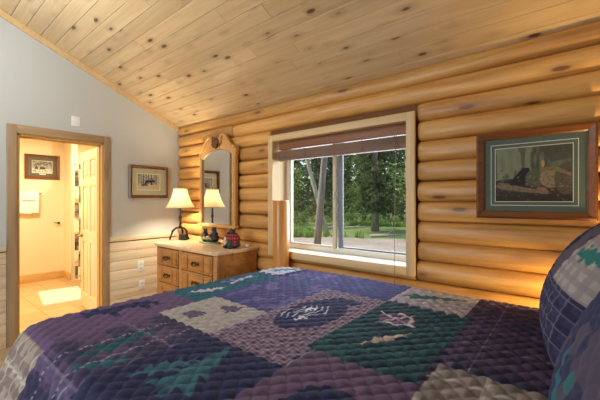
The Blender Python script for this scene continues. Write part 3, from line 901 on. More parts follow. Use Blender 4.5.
# arched raised panel on the visible end
sp = MB()
y0, y1, z0, z1 = DYF + 0.07, DYB - 0.06, 0.16, 0.80
arch = [(y0, z0), (y1, z0), (y1, z1 - 0.06)] + [(y1 - (y1 - y0) * t, z1 - 0.06 + 0.06 * math.sin(math.pi * t) ** 0.7) for t in [i / 12 for i in range(1, 12)]] + [(y0, z1 - 0.06)]
sp.prism(arch, pc, DX1 - 0.002, DX1 + 0.008)
ci = [( (y0 + y1) / 2 + (a - (y0 + y1) / 2) * 0.84, (z0 + z1) / 2 + (b - (z0 + z1) / 2) * 0.9) for a, b in arch]
sp.prism(ci, pc, DX1 + 0.006, DX1 + 0.018)
sp.build('end_panel', M['dresser'], dr)

# ------------------------------------------------------------------ mirror with arched pediment
MX0, MX1, MZ0 = 0.585, 1.295, 1.082
mr = thing('wall_mirror', ((MX0 + MX1) / 2, -0.085, MZ0), 'tall wood-framed mirror with scrolled pediment on the log wall above the dresser', 'mirror')
def pm_(a, b, d): return (a, d, b)
xm = (MX0 + MX1) / 2
gx0, gx1, gz0, gzs = MX0 + 0.045, MX1 - 0.065, 1.11, 1.88
def garch(t): return gzs + 0.09 * math.sin(math.pi * t) ** 0.75
K = 16
gl = [(gx0, gz0), (gx1, gz0)] + [(gx1 - (gx1 - gx0) * i / K, garch(i / K)) for i in range(K + 1)]
MB().prism(gl, pm_, -0.108, -0.106).build('mirror_glass', M['mirror'], mr)
st = MB()
st.box(MX0, gx0, -0.13, -0.085, MZ0 + 0.02, 1.95, 0.008); st.box(gx1, MX1, -0.13, -0.085, MZ0 + 0.02, 1.95, 0.008)
st.box(MX0 + 0.012, gx0 - 0.012, -0.136, -0.12, MZ0 + 0.05, 1.90, 0.005); st.box(gx1 + 0.016, MX1 - 0.016, -0.136, -0.12, MZ0 + 0.05, 1.90, 0.005)
st.box(gx0, gx1, -0.13, -0.085, MZ0 + 0.02, gz0, 0.006)
st.build('frame', M['mirrorwood'], mr)
MB().box(MX0 - 0.02, MX1 + 0.02, -0.15, -0.085, MZ0 - 0.012, MZ0 + 0.022, 0.008).build('base_rail', M['mirrorwood'], mr)
# pediment: two S-scrolled halves over the arch
for sgn in (-1, 1):
    pts = []
    half = (MX1 - MX0) / 2 + 0.012
    # lower edge along the glass arch, from side to centre
    for i in range(K // 2 + 1):
        t = i / K
        a = gx0 + (gx1 - gx0) * t
        pts.append((a - xm, garch(t)))
    if sgn > 0: pass
    low = [(-half, 1.93), (-(half - 0.01), 1.87), (gx0 - xm, 1.87)] + pts
    up = [(-0.0, 1.985), (-0.06, 1.992), (-0.098, 2.03), (-0.085, 2.085), (-0.11, 2.118), (-0.155, 2.12), (-0.20, 2.085), (-0.245, 2.03), (-0.285, 1.985), (-0.32, 1.972), (-half, 1.97)]
    poly = [((xm + p[0]) if sgn < 0 else (xm - p[0]), p[1]) for p in low + up]
    d_ = MB().prism(poly, pm_, -0.128, -0.086)
    crest = [((xm + p[0]) if sgn < 0 else (xm - p[0]), -0.135, p[1]) for p in up[2:]]
    d_.tube(crest, [0.016, 0.018, 0.02, 0.02, 0.018, 0.016, 0.016, 0.016, 0.016], 8)
    d_.build('pediment', M['mirrorwood'], mr)
sh = MB()
for k in range(5):
    a = R(-50 + 25 * k)
    sh.tube([(xm, -0.12, 1.985), (xm + 0.035 * math.sin(a), -0.145, 2.0 + 0.045 * math.cos(a)), (xm + 0.078 * math.sin(a), -0.135, 2.0 + 0.10 * math.cos(a))], [0.010, 0.018, 0.013], 8)
sh.ell((xm, -0.135, 2.0), (0.022, 0.018, 0.025), 10)
M['carve'] = plain('dark_carved_wood', (104, 62, 34), 0.45)
sh.build('carved_ornament', M['carve'], mr)
mr.rotation_euler = (0, 0, R(-2.5))

# ------------------------------------------------------------------ lamp on the dresser
LX, LY, LZ = 0.485, -0.31, DZT
lp = thing('table_lamp', (LX, LY, LZ), 'lit table lamp with cream bell shade on a black branch-legged base', 'lamp')
st = MB()
st.lathe([(0.0, 0.14), (0.022, 0.145), (0.026, 0.155), (0.016, 0.172), (0.012, 0.2), (0.010, 0.26), (0.017, 0.265), (0.02, 0.275), (0.012, 0.29), (0.009, 0.38), (0.014, 0.385), (0.012, 0.41), (0.006, 0.415), (0.0, 0.415)], (LX, LY, LZ), 14)
st.tube([(LX, LY, LZ + 0.41), (LX, LY, LZ + 0.465)], 0.006, 8)
st.build('stem', M['iron'], lp)
ux, uy = math.cos(R(YAW)), math.sin(R(YAW))       # legs spread roughly across
for ang in (180 + YAW, YAW + 10, YAW + 90):
    a = R(ang); cx_, sx_ = math.cos(a), math.sin(a)
    r_ = 0.115 if ang > 150 else 0.085
    pts = [(LX, LY, LZ + 0.15), (LX + cx_ * r_ * .45, LY + sx_ * r_ * .45, LZ + 0.145), (LX + cx_ * r_ * .8, LY + sx_ * r_ * .8, LZ + 0.11), (LX + cx_ * r_, LY + sx_ * r_, LZ + 0.05), (LX + cx_ * r_ * 1.12, LY + sx_ * r_ * 1.12, LZ + 0.006)]
    MB().tube(pts, [0.012, 0.011, 0.013, 0.009, 0.011], 8).ell((LX + cx_ * r_ * .8, LY + sx_ * r_ * .8, LZ + 0.11), (0.016, 0.016, 0.014), 8).build('leg', M['iron'], lp)
wb_ = MB()
bx_, by_ = LX + ux * 0.035, LY + uy * 0.035
rotb = Matrix.Rotation(R(YAW), 3, 'Z')
for k in range(5):
    wb_.box(bx_ - 0.045, bx_ + 0.045, by_ - 0.03, by_ + 0.03, LZ + 0.002 + k * 0.015, LZ + 0.014 + k * 0.015, 0.004, rot=rotb, piv=(bx_, by_, 0))
M['ironbox'] = plain('weathered_box', (62, 58, 52), 0.7)
wb_.build('stacked_block', M['ironbox'], lp)
M['shade'] = emit_shade('cream_shade', (252, 244, 222), 1.0, 0.75)
NS = 40
pro = []
for i in range(13):
    t = i / 12
    r_ = 0.076 + (0.168 - 0.076) * (0.35 * t + 0.65 * t ** 2.1)
    pro.append((r_, 0.388 + 0.232 * (1 - t)))
sh = MB().lathe(pro, (LX, LY, LZ), NS).build('lamp_shade', M['shade'], lp)
sd = sh.modifiers.new('thick', 'SOLIDIFY'); sd.thickness = 0.002
M['trimtape'] = plain('shade_tape', (196, 186, 156), 0.8)
for z_, r_ in ((0.388, 0.169), (0.62, 0.077)):
    ring = [(LX + r_ * math.cos(2 * math.pi * k / 32), LY + r_ * math.sin(2 * math.pi * k / 32), LZ + z_) for k in range(33)]
    MB().tube(ring, 0.003, 6, caps=False).build('shade_trim', M['trimtape'], lp)
MB().tube([(LX, LY, LZ + 0.62), (LX, LY, LZ + 0.64)], [0.004, 0.008], 8).tube([(LX - 0.076, LY, LZ + 0.618), (LX + 0.076, LY, LZ + 0.618)], 0.002, 6).build('finial', M['iron'], lp)
m, nt, b = newmat('warm_bulb'); b.inputs['Emission Color'].default_value = (1, 0.72, 0.4, 1); b.inputs['Emission Strength'].default_value = 8.0; M['bulb'] = m
MB().ell((LX, LY, LZ + 0.48), (0.016, 0.016, 0.022), 12).build('bulb', M['bulb'], lp)

# ------------------------------------------------------------------ figurines
def blob(name, ells, mat, parent, vox=0.004):
    mb = MB()
    for e in ells:
        mb.ell(e[0], e[1], 14, rot=(Euler(e[2]).to_matrix() if len(e) > 2 else None))
    o = mb.build(name, mat, parent)
    rm = o.modifiers.new('fuse', 'REMESH'); rm.mode = 'VOXEL'; rm.voxel_size = vox; rm.use_smooth_shade = True
    sm = o.modifiers.new('soft', 'SMOOTH'); sm.factor = 0.5; sm.iterations = 3
    return o
M['bearfur'] = plain('black_bear_paint', (26, 27, 32), 0.4, bump=0.3, bscale=200)
M['muzzle'] = plain('tan_muzzle_paint', (150, 118, 84), 0.6)
M['logpaint'] = wood('figurine_log', (168, 160, 110), (120, 112, 72), 'X', 60, rough=0.6)
M['moss'] = plain('green_base_paint', (128, 138, 96), 0.8, bump=0.5, bscale=120)

BXc, BYc = 0.985, -0.25
fg = thing('bear_figurine', (BXc, BYc, DZT), 'figurine of two black bears facing each other over a log on a green base', 'figurine')
bs = MB()
prof = [(0.0, 0.0), (1.0, 0.0), (1.04, 0.006), (0.98, 0.014), (0.0, 0.018)]
bs.lathe(prof, (0, 0, 0), 24)
bs.v = [(BXc + x * 0.175, BYc + y * 0.075, DZT + z) for x, y, z in bs.v]
bs.build('base', M['moss'], fg)
zb0 = DZT + 0.016
MB().tube([(BXc - 0.115, BYc - 0.012, zb0 + 0.035), (BXc + 0.06, BYc - 0.012, zb0 + 0.04)], [0.026, 0.024], 12).tube([(BXc - 0.09, BYc - 0.01, zb0), (BXc - 0.09, BYc - 0.01, zb0 + 0.03)], 0.014, 8).tube([(BXc + 0.03, BYc - 0.01, zb0), (BXc + 0.03, BYc - 0.01, zb0 + 0.03)], 0.014, 8).build('log', M['logpaint'], fg)
for sgn, cx_, s in ((1, BXc - 0.085, 0.9), (-1, BXc + 0.085, 1.05)):
    def q(x, y, z): return (cx_ + sgn * x * s, BYc + y * s, zb0 + z * s)
    el = [(q(-0.012, 0, 0.045), (0.046 * s, 0.042 * s, 0.045 * s)), (q(-0.004, 0, 0.085), (0.036 * s, 0.034 * s, 0.045 * s)), (q(0.008, 0, 0.132), (0.027 * s, 0.026 * s, 0.025 * s)), (q(0.034, 0, 0.126), (0.016 * s, 0.012 * s, 0.011 * s)),
          (q(0.0, 0.02, 0.155), (0.008, 0.005, 0.009)), (q(0.0, -0.02, 0.155), (0.008, 0.005, 0.009)),
          (q(0.03, 0.03, 0.075), (0.035 * s, 0.012, 0.014), (0, sgn * 0.5, 0)), (q(0.03, -0.03, 0.075), (0.035 * s, 0.012, 0.014), (0, sgn * 0.5, 0)),
          (q(0.03, 0.03, 0.018), (0.04 * s, 0.018, 0.018)), (q(0.03, -0.03, 0.018), (0.04 * s, 0.018, 0.018))]
    br = blob('bear', el, M['bearfur'], fg)
    MB().ell(q(0.046, 0, 0.124), (0.008, 0.008, 0.007), 8).build('muzzle', M['muzzle'], br)

PX, PY = 1.49, -0.33
fb = thing('bear_figurine', (PX, PY, DZT), 'stout black bear figurine in a red and black checked coat', 'figurine')
# red/black buffalo check
m, nt, b = newmat('buffalo_check')
tc = N(nt, 'ShaderNodeTexCoord')
sep = N(nt, 'ShaderNodeSeparateXYZ', {'Vector': tc.outputs['Object']})
def stripe(o_): return math_(nt, 'GREATER_THAN', math_(nt, 'FRACT', math_(nt, 'MULTIPLY', o_, 32.0)), 0.5)
s1, s2 = stripe(math_(nt, 'ADD', sep.outputs[0], math_(nt, 'MULTIPLY', sep.outputs[1], 0.8))), stripe(sep.outputs[2])
sm_ = math_(nt, 'MULTIPLY', math_(nt, 'ADD', s1, s2), 0.5)
nt.links.new(ramp(nt, sm_, [(0.0, lin((186, 48, 40))), (0.5, lin((104, 28, 28))), (1.0, lin((22, 18, 20)))]), b.inputs['Base Color'])
b.inputs['Roughness'].default_value = 0.6
M['check'] = m
def q(x, y, z): return (PX + x, PY + y, DZT + z)
body = blob('bear_body', [(q(0, 0, 0.035), (0.08, 0.075, 0.035)), (q(0, 0, 0.07), (0.068, 0.064, 0.05)), (q(-0.01, -0.01, 0.158), (0.036, 0.035, 0.033)), (q(-0.022, -0.042, 0.150), (0.017, 0.02, 0.014)),
            (q(0.02, 0.005, 0.187), (0.011, 0.008, 0.011)), (q(-0.04, 0.005, 0.187), (0.011, 0.008, 0.011)), (q(0.03, -0.065, 0.018), (0.024, 0.03, 0.018)), (q(-0.045, -0.06, 0.018), (0.024, 0.03, 0.018))], M['bearfur'], fb)
coat = blob('checked_coat', [(q(0, 0.0, 0.095), (0.074, 0.069, 0.05)), (q(0, 0, 0.125), (0.055, 0.052, 0.032)), (q(0.062, -0.02, 0.09), (0.024, 0.026, 0.045), (0, 0.35, 0)), (q(-0.062, -0.02, 0.09), (0.024, 0.026, 0.045), (0, -0.35, 0)), (q(0.06, -0.03, 0.05), (0.02, 0.024, 0.03)), ], M['check'], fb)
M['sack'] = plain('cream_sack', (206, 190, 160), 0.8)
blob('cream_sack', [(q(-0.075, -0.03, 0.075), (0.025, 0.028, 0.042)), (q(-0.07, -0.035, 0.03), (0.026, 0.028, 0.03))], M['sack'], fb)

wo = MB()
wo.ell((1.545, -0.2, DZT + 0.016), (0.03, 0.022, 0.016), 12).ell((1.52, -0.195, DZT + 0.022), (0.016, 0.014, 0.014), 10).ell((1.56, -0.215, DZT + 0.012), (0.014, 0.014, 0.012), 10)
wo = wo.build('white_ornament', M['white']); tag(wo, 'small white ornament on the dresser right of the checked-coat bear', 'ornament')
rm = wo.modifiers.new('fuse', 'REMESH'); rm.mode = 'VOXEL'; rm.voxel_size = 0.004; rm.use_smooth_shade = True

# ------------------------------------------------------------------ upright post at the foot of the bed
PXc, PYc, PR = 1.985, -0.165, 0.079
po = MB().lathe([(0, 0.0), (PR * 1.02, 0.0), (PR, 0.4), (PR * 0.99, 0.9), (PR * 0.98, 1.366), (PR * 0.93, 1.378), (PR * 0.9, 1.38), (0, 1.38)], (PXc, PYc, 0), 32)
po = po.build('log_post', M['post']); tag(po, 'smooth upright log post between the bed foot and the window', 'post')

# ------------------------------------------------------------------ bed
bed = thing('bed', (3.2, -1.15, 0), 'large bed along the log wall under the patchwork quilt', 'bed')
BXf, BXh, BYn, BYw = 2.11, 4.54, -2.05, -0.275
MB().box(BXf, BXh, BYn, BYw, 0.46, 0.778, 0.06, seg=4).build('mattress', M['mattress'], bed)
MB().box(BXf + 0.01, BXh, BYn + 0.01, BYw - 0.01, 0.24, 0.455, 0.02).build('box_spring', M['mattress'], bed)
rl = MB()
rl.box(BXf, BXh, BYn + 0.02, BYn + 0.08, 0.14, 0.24, 0.01).box(BXf, BXh, BYw - 0.08, BYw - 0.02, 0.14, 0.24, 0.01).box(BXf + 0.02, BXf + 0.09, BYn + 0.02, BYw - 0.02, 0.14, 0.24, 0.01)
rl.build('bed_rail', M['post'], bed)
for (x, y) in ((BXf + 0.06, BYn + 0.06), (BXf + 0.06, BYw - 0.06), (BXh - 0.04, BYn + 0.06), (BXh - 0.04, BYw - 0.06)):
    MB().tube([(x, y, 0), (x, y, 0.2)], [0.045, 0.05], 14).build('leg', M['post'], bed)
hb = MB()
for y in (BYn + 0.02, BYw - 0.06): hb.tube([(4.62, y, 0), (4.62, y, 1.2)], [0.06, 0.055], 14)
for z in (0.5, 1.1): hb.tube([(4.62, BYn, z), (4.62, BYw - 0.05, z)], 0.045, 12)
for k in range(9):
    y = BYn + 0.18 + k * 0.18
    hb.tube([(4.62, y, 0.5), (4.62, y, 1.1)], 0.028, 10)
hb.build('headboard', M['post'], bed)

# quilt: a sheet of cloth lying on the mattress and hanging over three sides
DU = 0.0052
QX0, QX1, QY0, QY1 = 2.125, 4.54, -2.03, -0.27        # flat top inside the rounded edges
HX, HN, HF = 0.50, 0.50, 0.42                          # overhangs at foot, near side, far side
us = np.arange(QX0 - HX, QX1, DU); vs_ = np.arange(QY0 - HN, QY1 + HF, DU)
U, Vv = np.meshgrid(us, vs_, indexing='ij')
RC = np.where((U < 2.6) & (Vv > -0.8), 0.15, 0.06)
cu = np.maximum(U, QX0 + RC); cv = np.minimum(np.maximum(Vv, QY0 + RC), QY1 - RC)
du_, dv_ = U - cu, Vv - cv
dist = np.sqrt(du_ ** 2 + dv_ ** 2)
over = np.maximum(dist - RC, 0)
with np.errstate(divide='ignore', invalid='ignore'):
    nx_, ny_ = np.where(dist > 1e-9, du_ / np.maximum(dist, 1e-9), 0), np.where(dist > 1e-9, dv_ / np.maximum(dist, 1e-9), 0)
near = np.clip(-ny_, 0, 1); far = np.clip(ny_, 0, 1); foot = np.clip(-nx_, 0, 1)
rad = 0.10 * near ** 2 + 0.05 * far ** 2 + 0.105 * foot ** 2 + 1e-4
rad = np.maximum(rad, 0.05)
flare = 0.42 * near ** 2 + 0.02 * far + 0.12 * foot ** 2
tw = np.arctan2(ny_, nx_)
along = U * near + Vv * foot
wav = np.sin(along * 9 + 1.0) * 0.5 + np.sin(along * 21) * 0.3
th_end = math.pi / 2 - flare
th = np.minimum(over / rad, th_end)
arcl = rad * th_end
beyond = np.maximum(over - arcl, 0)
hor = rad * np.sin(th) + beyond * np.sin(flare)
drop = rad * (1 - np.cos(th)) + beyond * np.cos(flare)
hor = hor + wav * 0.03 * np.clip(beyond / 0.3, 0, 1) * np.where(far > .5, 0.0, 1.0)
r0 = np.minimum(dist, RC)
PXq = cu + nx_ * (r0 + hor); PYq = cv + ny_ * (r0 + hor)
PZq = 0.788 - drop
# gentle unevenness
PZq = PZq + 0.010 * (vnoise(U + 9, Vv + 9, 2.2, 31) - 0.5) * (over < 0.02)
# quilted diamonds
p_ = 0.070
a1 = np.abs(np.sin(math.pi * (U + Vv * 0.9) / p_)); a2 = np.abs(np.sin(math.pi * (U - Vv * 0.9) / p_))
puff = (a1 * a2) ** 0.38
hq = 0.012 * puff + 0.003 * (vnoise(U + 5, Vv + 5, 34, 8) - .5)

# ---- patchwork colours on the cloth coordinates
C = np.zeros(U.shape + (3,)) + npl((84, 70, 98))
X, Y = U, Vv
PURP, NAVY, TEAL, GREEN, BEIGE = (98, 78, 110), (44, 46, 82), (46, 94, 108), (32, 66, 74), (172, 164, 160)
def blk(x0, x1, y0, y1): return (X >= x0) & (X < x1) & (Y >= y0) & (Y < y1)
def band(z, period, duty, ph=0.0): return ((z / period + ph) % 1.0) < duty
def gingham(mask, light, midc, dark, period, ph=0.0):
    s1 = band(X, period, .5, ph).astype(int) + band(Y, period, .5, ph)
    lay(C, mask & (s1 == 0), light); lay(C, mask & (s1 == 1), midc); lay(C, mask & (s1 == 2), dark)
def plaid(mask, base, stripes):
    lay(C, mask, base)
    for ax, per, duty, ph, col, a in stripes:
        lay(C, mask & band(X if ax == 'x' else Y, per, duty, ph), col, a)
x1, x2, x3, x4 = 2.43, 2.87, 3.275, 3.675
big = (X > -9)
# dark plaid ground (near side and head)
plaid(big, (74, 60, 88), [('x', .17, .45, .1, (44, 44, 72), .75), ('y', .17, .45, .2, (44, 44, 72), .75), ('x', .34, .10, .0, (92, 80, 112), .8), ('y', .34, .10, .3, (92, 80, 112), .8), ('y', .36, .014, .73, (150, 152, 168), .7), ('x', .51, .012, .5, (150, 152, 168), .6)])
# A purple block at the foot
A_ = blk(-9, x1 + .04, -2.09, -1.365); lay(C, A_, PURP)
lay(C, A_ & shape(X, Y, MOOSE, 2.22, -1.69, .22, .17, R(90)), NAVY)
# plaid corner hanging at near foot
m_ = blk(-9, x1 + .05, -9, -2.09)
plaid(m_, (156, 142, 130), [('x', .09, .4, .1, (118, 102, 98), .7), ('y', .09, .4, .3, (118, 102, 98), .7), ('y', .13, .10, .05, (196, 188, 176), .6), ('x', .11, .10, .7, (190, 182, 170), .5)])
lay(C, m_ & (X < 2.06), (214, 206, 190))
# B teal block
B_ = blk(-9, x1, -1.365, -.62); lay(C, B_, TEAL); lay(C, B_ & (vnoise(X, Y, 18, 40) > .55), (34, 82, 100), .6)
lay(C, B_ & shape(X, Y, LEAF, 2.27, -1.17, .14, .08, R(70)), (190, 176, 186))
lay(C, B_ & shape(X, Y, LEAF, 2.21, -.84, .20, .06, R(80)), (140, 110, 150))
lay(C, B_ & (np.abs(X - 2.21 + .25 * (Y + .8)) < .012) & (Y > -.98) & (Y < -.72), (190, 176, 196))
# C white block with teal tree, zigzag edge
C_ = blk(-9, 2.39, -.62, 9); plaid(C_, (198, 192, 200), [('x', .07, .4, 0, (168, 162, 178), .6), ('y', .07, .4, 0, (168, 162, 178), .6)])
lay(C, C_ & shape(X, Y, TREE, 2.24, -.36, .09, .17, R(-35)), (46, 128, 136))
zig = (np.abs(((Y) / .07) % 1.0 - .5) * 2)
zx = (np.abs(((X) / .07) % 1.0 - .5) * 2)
lay(C, C_ & (X < 2.39) & (X > 2.39 - .03 - .05 * zig), NAVY); lay(C, C_ & (Y < -.62 + .03 + .04 * zx), (66, 70, 110))
# D grey block with footprints
D_ = blk(x1, x2, -1.595, -1.235); plaid(D_, BEIGE, [('x', .06, .4, 0, (156, 148, 142), .6), ('y', .06, .4, 0, (156, 148, 142), .6)])
for cx_, cy_ in ((2.58, -1.49), (2.66, -1.315)):
    lay(C, D_ & (((X - cx_) / .05) ** 2 + ((Y - cy_) / .045) ** 2 < 1), (98, 84, 106))
    for k in range(4):
        lay(C, D_ & (((X - cx_ - .06 + .012 * abs(k - 1.5)) / .015) ** 2 + ((Y - cy_ - .045 + .03 * k) / .012) ** 2 < 1), (82, 70, 96))
# E blue-purple blocks
E_ = blk(2.39, x2, -1.235, 9) | blk(x2, x3, -.665, 9)
lay(C, E_, (84, 76, 122)); lay(C, E_ & (vnoise(X * 1.0, Y * 2, 14, 50) > .5), (68, 70, 118), .8)
lay(C, E_ & (vnoise(X, Y, 22, 55) > .66), (112, 104, 150), .7)
lay(C, E_ & shape(X, Y, BEAR, 2.66, -.62, .16, .13, R(60)), (64, 84, 126), .8)
lay(C, (blk(x2, x3, -.665, 9)) & (X + 0 * Y > x2), (62, 68, 122), .6)
# gingham block with bear and deer
G_ = blk(x2, x3 + .03, -1.6, -.665); gingham(G_, (152, 134, 148), (120, 101, 120), (86, 68, 92), .028)
lay(C, G_ & (((X - 3.06) / .15) ** 2 + ((Y + 1.09) / .25) ** 2 < 1) , (50, 52, 88))
lay(C, G_ & shape(X, Y, BEAR, 3.07, -1.05, .30, .20, R(90)), (50, 52, 88))
for k in range(5):
    lay(C, G_ & (np.abs(X - (2.95 + .035 * k) - .02 * np.sin((Y + 1.1) * 30)) < .004) & (Y > -1.24 + .02 * k) & (Y < -1.03 + .02 * k), (188, 190, 206))
lay(C, G_ & shape(X, Y, MOOSE, 3.06, -1.19, .04, .035, R(80)), (226, 226, 232)); lay(C, G_ & shape(X, Y, MOOSE, 3.02, -1.05, .04, .04, R(80)), (226, 226, 232))
# F dark plaid with teal leaves
F_ = blk(x1 + .04, x2, -2.09, -1.6)
plaid(F_, (88, 72, 100), [('x', .2, .4, .1, (54, 54, 82), .7), ('y', .2, .4, .35, (54, 54, 82), .7)])
lay(C, F_ & shape(X, Y, LEAF, 2.66, -1.86, .20, .11, R(100)), (40, 84, 96)); lay(C, F_ & shape(X, Y, LEAF, 2.80, -1.98, .12, .08, R(60)), (50, 92, 108))
lay(C, ((np.abs(Y + 1.765) < .005) | (np.abs(Y + 2.10) < .005)) & (X > x1 + .03) & (X < x2 + .02), (126, 120, 144), .55)
lay(C, ((np.abs(X - 2.60) < .005) | (np.abs(X - 2.76) < .005)) & (Y < -1.62) & (Y > -2.4) & (np.sin(Y * 300) > -.2), (150, 140, 160), .8)
# G navy block with teal tree
N_ = blk(x2, 3.325, -2.12, -1.6); lay(C, N_, (44, 46, 80))
lay(C, N_ & shape(X, Y, TREE, 3.10, -1.80, .15, .19, R(15)), (56, 98, 112)); lay(C, N_ & shape(X, Y, LEAF, 3.0, -1.86, .13, .09, R(70)), (56, 98, 112))
# H purple block near
H_ = blk(3.325, 3.74, -2.12, -1.425); lay(C, H_, (98, 78, 104))
lay(C, H_ & shape(X, Y, BEAR, 3.52, -1.78, .2, .19, R(80)), NAVY)
# I green block
I_ = blk(x3, 3.72, -1.425, -.665); lay(C, I_, GREEN); lay(C, I_ & (vnoise(X, Y, 16, 60) > .52), (24, 50, 64), .7); lay(C, I_ & (vnoise(X, Y, 20, 66) > .68), (42, 86, 88), .6)
cxm, cym = 3.435, -.90
rr = np.sqrt((X - cxm) ** 2 + (Y - cym) ** 2)
lay(C, I_ & (rr < .085), (98, 76, 104)); lay(C, I_ & (np.abs(rr - .075) < .008) & (X > cxm - .02), (206, 190, 196))
lay(C, I_ & (np.abs((X - cxm) * .5 + (Y - cym)) < .006) & (rr < .12), (196, 180, 186)); lay(C, I_ & (np.abs((X - cxm) - .6 * (Y - cym)) < .006) & (rr < .12), (196, 180, 186))
lay(C, I_ & shape(X, Y, LEAF, 3.50, -1.14, .15, .05, R(62)), (188, 160, 150))
# J light plaid with green tree
J_ = blk(x3, x4 + .01, -.665, 9); plaid(J_, (176, 168, 174), [('x', .06, .4, 0, (146, 138, 150), .6), ('y', .06, .4, 0, (146, 138, 150), .6)])
lay(C, J_ & shape(X, Y, TREE, 3.47, -.42, .09, .20, R(-68)), (38, 98, 96))
zig2 = (np.abs((X / .065) % 1.0 - .5) * 2)
lay(C, J_ & (Y < -.665 + .055 * zig2), (70, 62, 88))
# K dark plaid near pillows comes from the ground; L beige plaid lower right
L_ = blk(3.74, 4.12, -2.12, -1.235)
plaid(L_, (150, 140, 134), [('x', .09, .4, .2, (120, 110, 108), .7), ('y', .09, .4, .1, (120, 110, 108), .7), ('x', .18, .1, .4, (182, 174, 168), .8), ('y', .18, .1, .4, (182, 174, 168), .8)])
lay(C, blk(3.72, 4.3, -1.235, -1.19 + 0.0) & (np.abs((X / .065) % 1.0 - .5) * 2 < (Y + 1.235) / -.045 + 1), (40, 44, 72))
K_ = blk(3.72, 4.3, -1.19, 9)
lay(C, K_, (62, 46, 72), .55); lay(C, K_ & shape(X, Y, BEAR, 3.95, -.62, .13, .12, R(70)), (44, 46, 76)); lay(C, K_ & shape(X, Y, LEAF, 3.78, -.5, .1, .05, R(70)), (44, 46, 76))
# stitch lines a touch of thread tone and fine cloth mottling
C *= 0.9 * (0.93 + 0.14 * vnoise(U + 2, Vv + 2, 60, 77))[..., None]
# displace along the sheet normals
Pq = np.stack([PXq, PYq, PZq], -1)
gu_ = np.gradient(Pq, axis=0); gv_ = np.gradient(Pq, axis=1)
nn = np.cross(gu_, gv_); nn /= np.maximum(np.linalg.norm(nn, axis=-1, keepdims=True), 1e-9)
Pq = Pq + nn * hq[..., None]
qo = grid_obj('quilt', Pq, C, M['quilt'])
tag(qo, 'patchwork lodge quilt with animal and tree blocks spread over the bed', 'quilt')

# ---- pillows in quilted shams
def pillow(name, centre, w, h, t, yaw, lean, paintfn, label, roll=0.0):
    n1, n2 = 170, 120
    a = np.linspace(-1, 1, n1)[:, None] * np.ones((1, n2)); b = np.ones((n1, 1)) * np.linspace(-1, 1, n2)[None]
    root = thing(name, centre, label, 'pillow', 'quilted pillows at the bed head')
    for side, nm in ((1, 'sham_front'), (-1, 'sham_back')):
        f = np.clip((1 - a ** 2), 0, 1) ** 0.42 * np.clip((1 - b ** 2), 0, 1) ** 0.42
        th_ = t * f
        p2 = 0.06
        qa = a * w / 2; qb = b * h / 2
        puff = (np.abs(np.sin(math.pi * (qa + qb) / p2)) * np.abs(np.sin(math.pi * (qa - qb) / p2))) ** .55
        th_ = th_ + 0.006 * puff * np.clip(f * 3, 0, 1)
        pin = 1 - 0.05 * (1 - np.abs(b) ** 2) * np.abs(a) ** 6
        pin2 = 1 - 0.06 * (1 - np.abs(a) ** 2) * np.abs(b) ** 6
        P = np.stack([-side * th_, -qa * pin, qb * pin2], -1)
        Cc = paintfn(qa, qb, w, h) if side > 0 else np.zeros(a.shape + (3,)) + npl((70, 66, 90))
        grid_obj(nm, P, Cc, M['quilt'], root, local=True)
    root.rotation_euler = Euler((roll, lean, yaw), 'XYZ')
    return root

def paint_p1(qa, qb, w, h):
    C = np.zeros(qa.shape + (3,)) + npl((84, 76, 92))
    A, B = qa / w + .5, qb / h + .5        # A: 0 far (towards log wall) .. 1 near;  B: 0 bottom .. 1 top
    lay(C, (vnoise(A * 1.4, B, 9, 3) > .56), (34, 38, 66))
    lay(C, (A < .1) , (36, 74, 88), .8)
    m1 = (A > .70 + .12 * (B - .45)) & (B > .43)
    lay(C, m1, (158, 150, 146))
    s1 = ((qa / .05) % 1 < .45); s2 = ((qb / .05) % 1 < .45)
    lay(C, m1 & s1, (132, 122, 126), .7); lay(C, m1 & s2, (132, 122, 126), .7)
    lay(C, m1 & shape(A, B, LEAF, .88, .70, .13, .16, .3), (42, 108, 104))
    m2 = (B <= .43) & (A > .3)
    lay(C, m2, (58, 52, 84))
    t1 = ((qa / .05) % 1 < .5); t2 = ((qb / .05) % 1 < .5)
    lay(C, m2 & t1, (40, 40, 66), .8); lay(C, m2 & t2, (40, 40, 66), .8)
    lay(C, m2 & ((qa / .05) % 1 > .9), (110, 108, 134), .7); lay(C, m2 & ((qb / .05) % 1 > .9), (110, 108, 134), .6)
    return C
def paint_p2(qa, qb, w, h):
    C = np.zeros(qa.shape + (3,)) + npl((70, 62, 80))
    A, B = qa / w + .5, qb / h + .5
    lay(C, (vnoise(A * 1.4, B, 9, 13) > .56), (38, 42, 70))
    lay(C, (A < .62) & (B < .6) & (vnoise(A, B, 11, 23) > .4), (36, 40, 74))
    lay(C, (A > .5) & (A < .68) & (B < .42) & (vnoise(A, B, 14, 29) > .5), (40, 92, 98), .9)
    m3 = (A > .84) & (B < .5)
    lay(C, m3, (156, 148, 148))
    lay(C, m3 & (((qa / .05) % 1 < .45) | ((qb / .05) % 1 < .45)), (130, 120, 126), .7)
    return C
pillow('pillow', (4.195, -0.70, 1.05), 0.80, 0.54, 0.155, R(0), R(28), paint_p1, 'quilted pillow sham with beige plaid corner leaning nearest the log wall')
pillow('pillow', (4.265, -1.60, 1.075), 0.80, 0.60, 0.15, R(0), R(28), paint_p2, 'purple and navy quilted pillow in the lower right corner, nearer the camera')

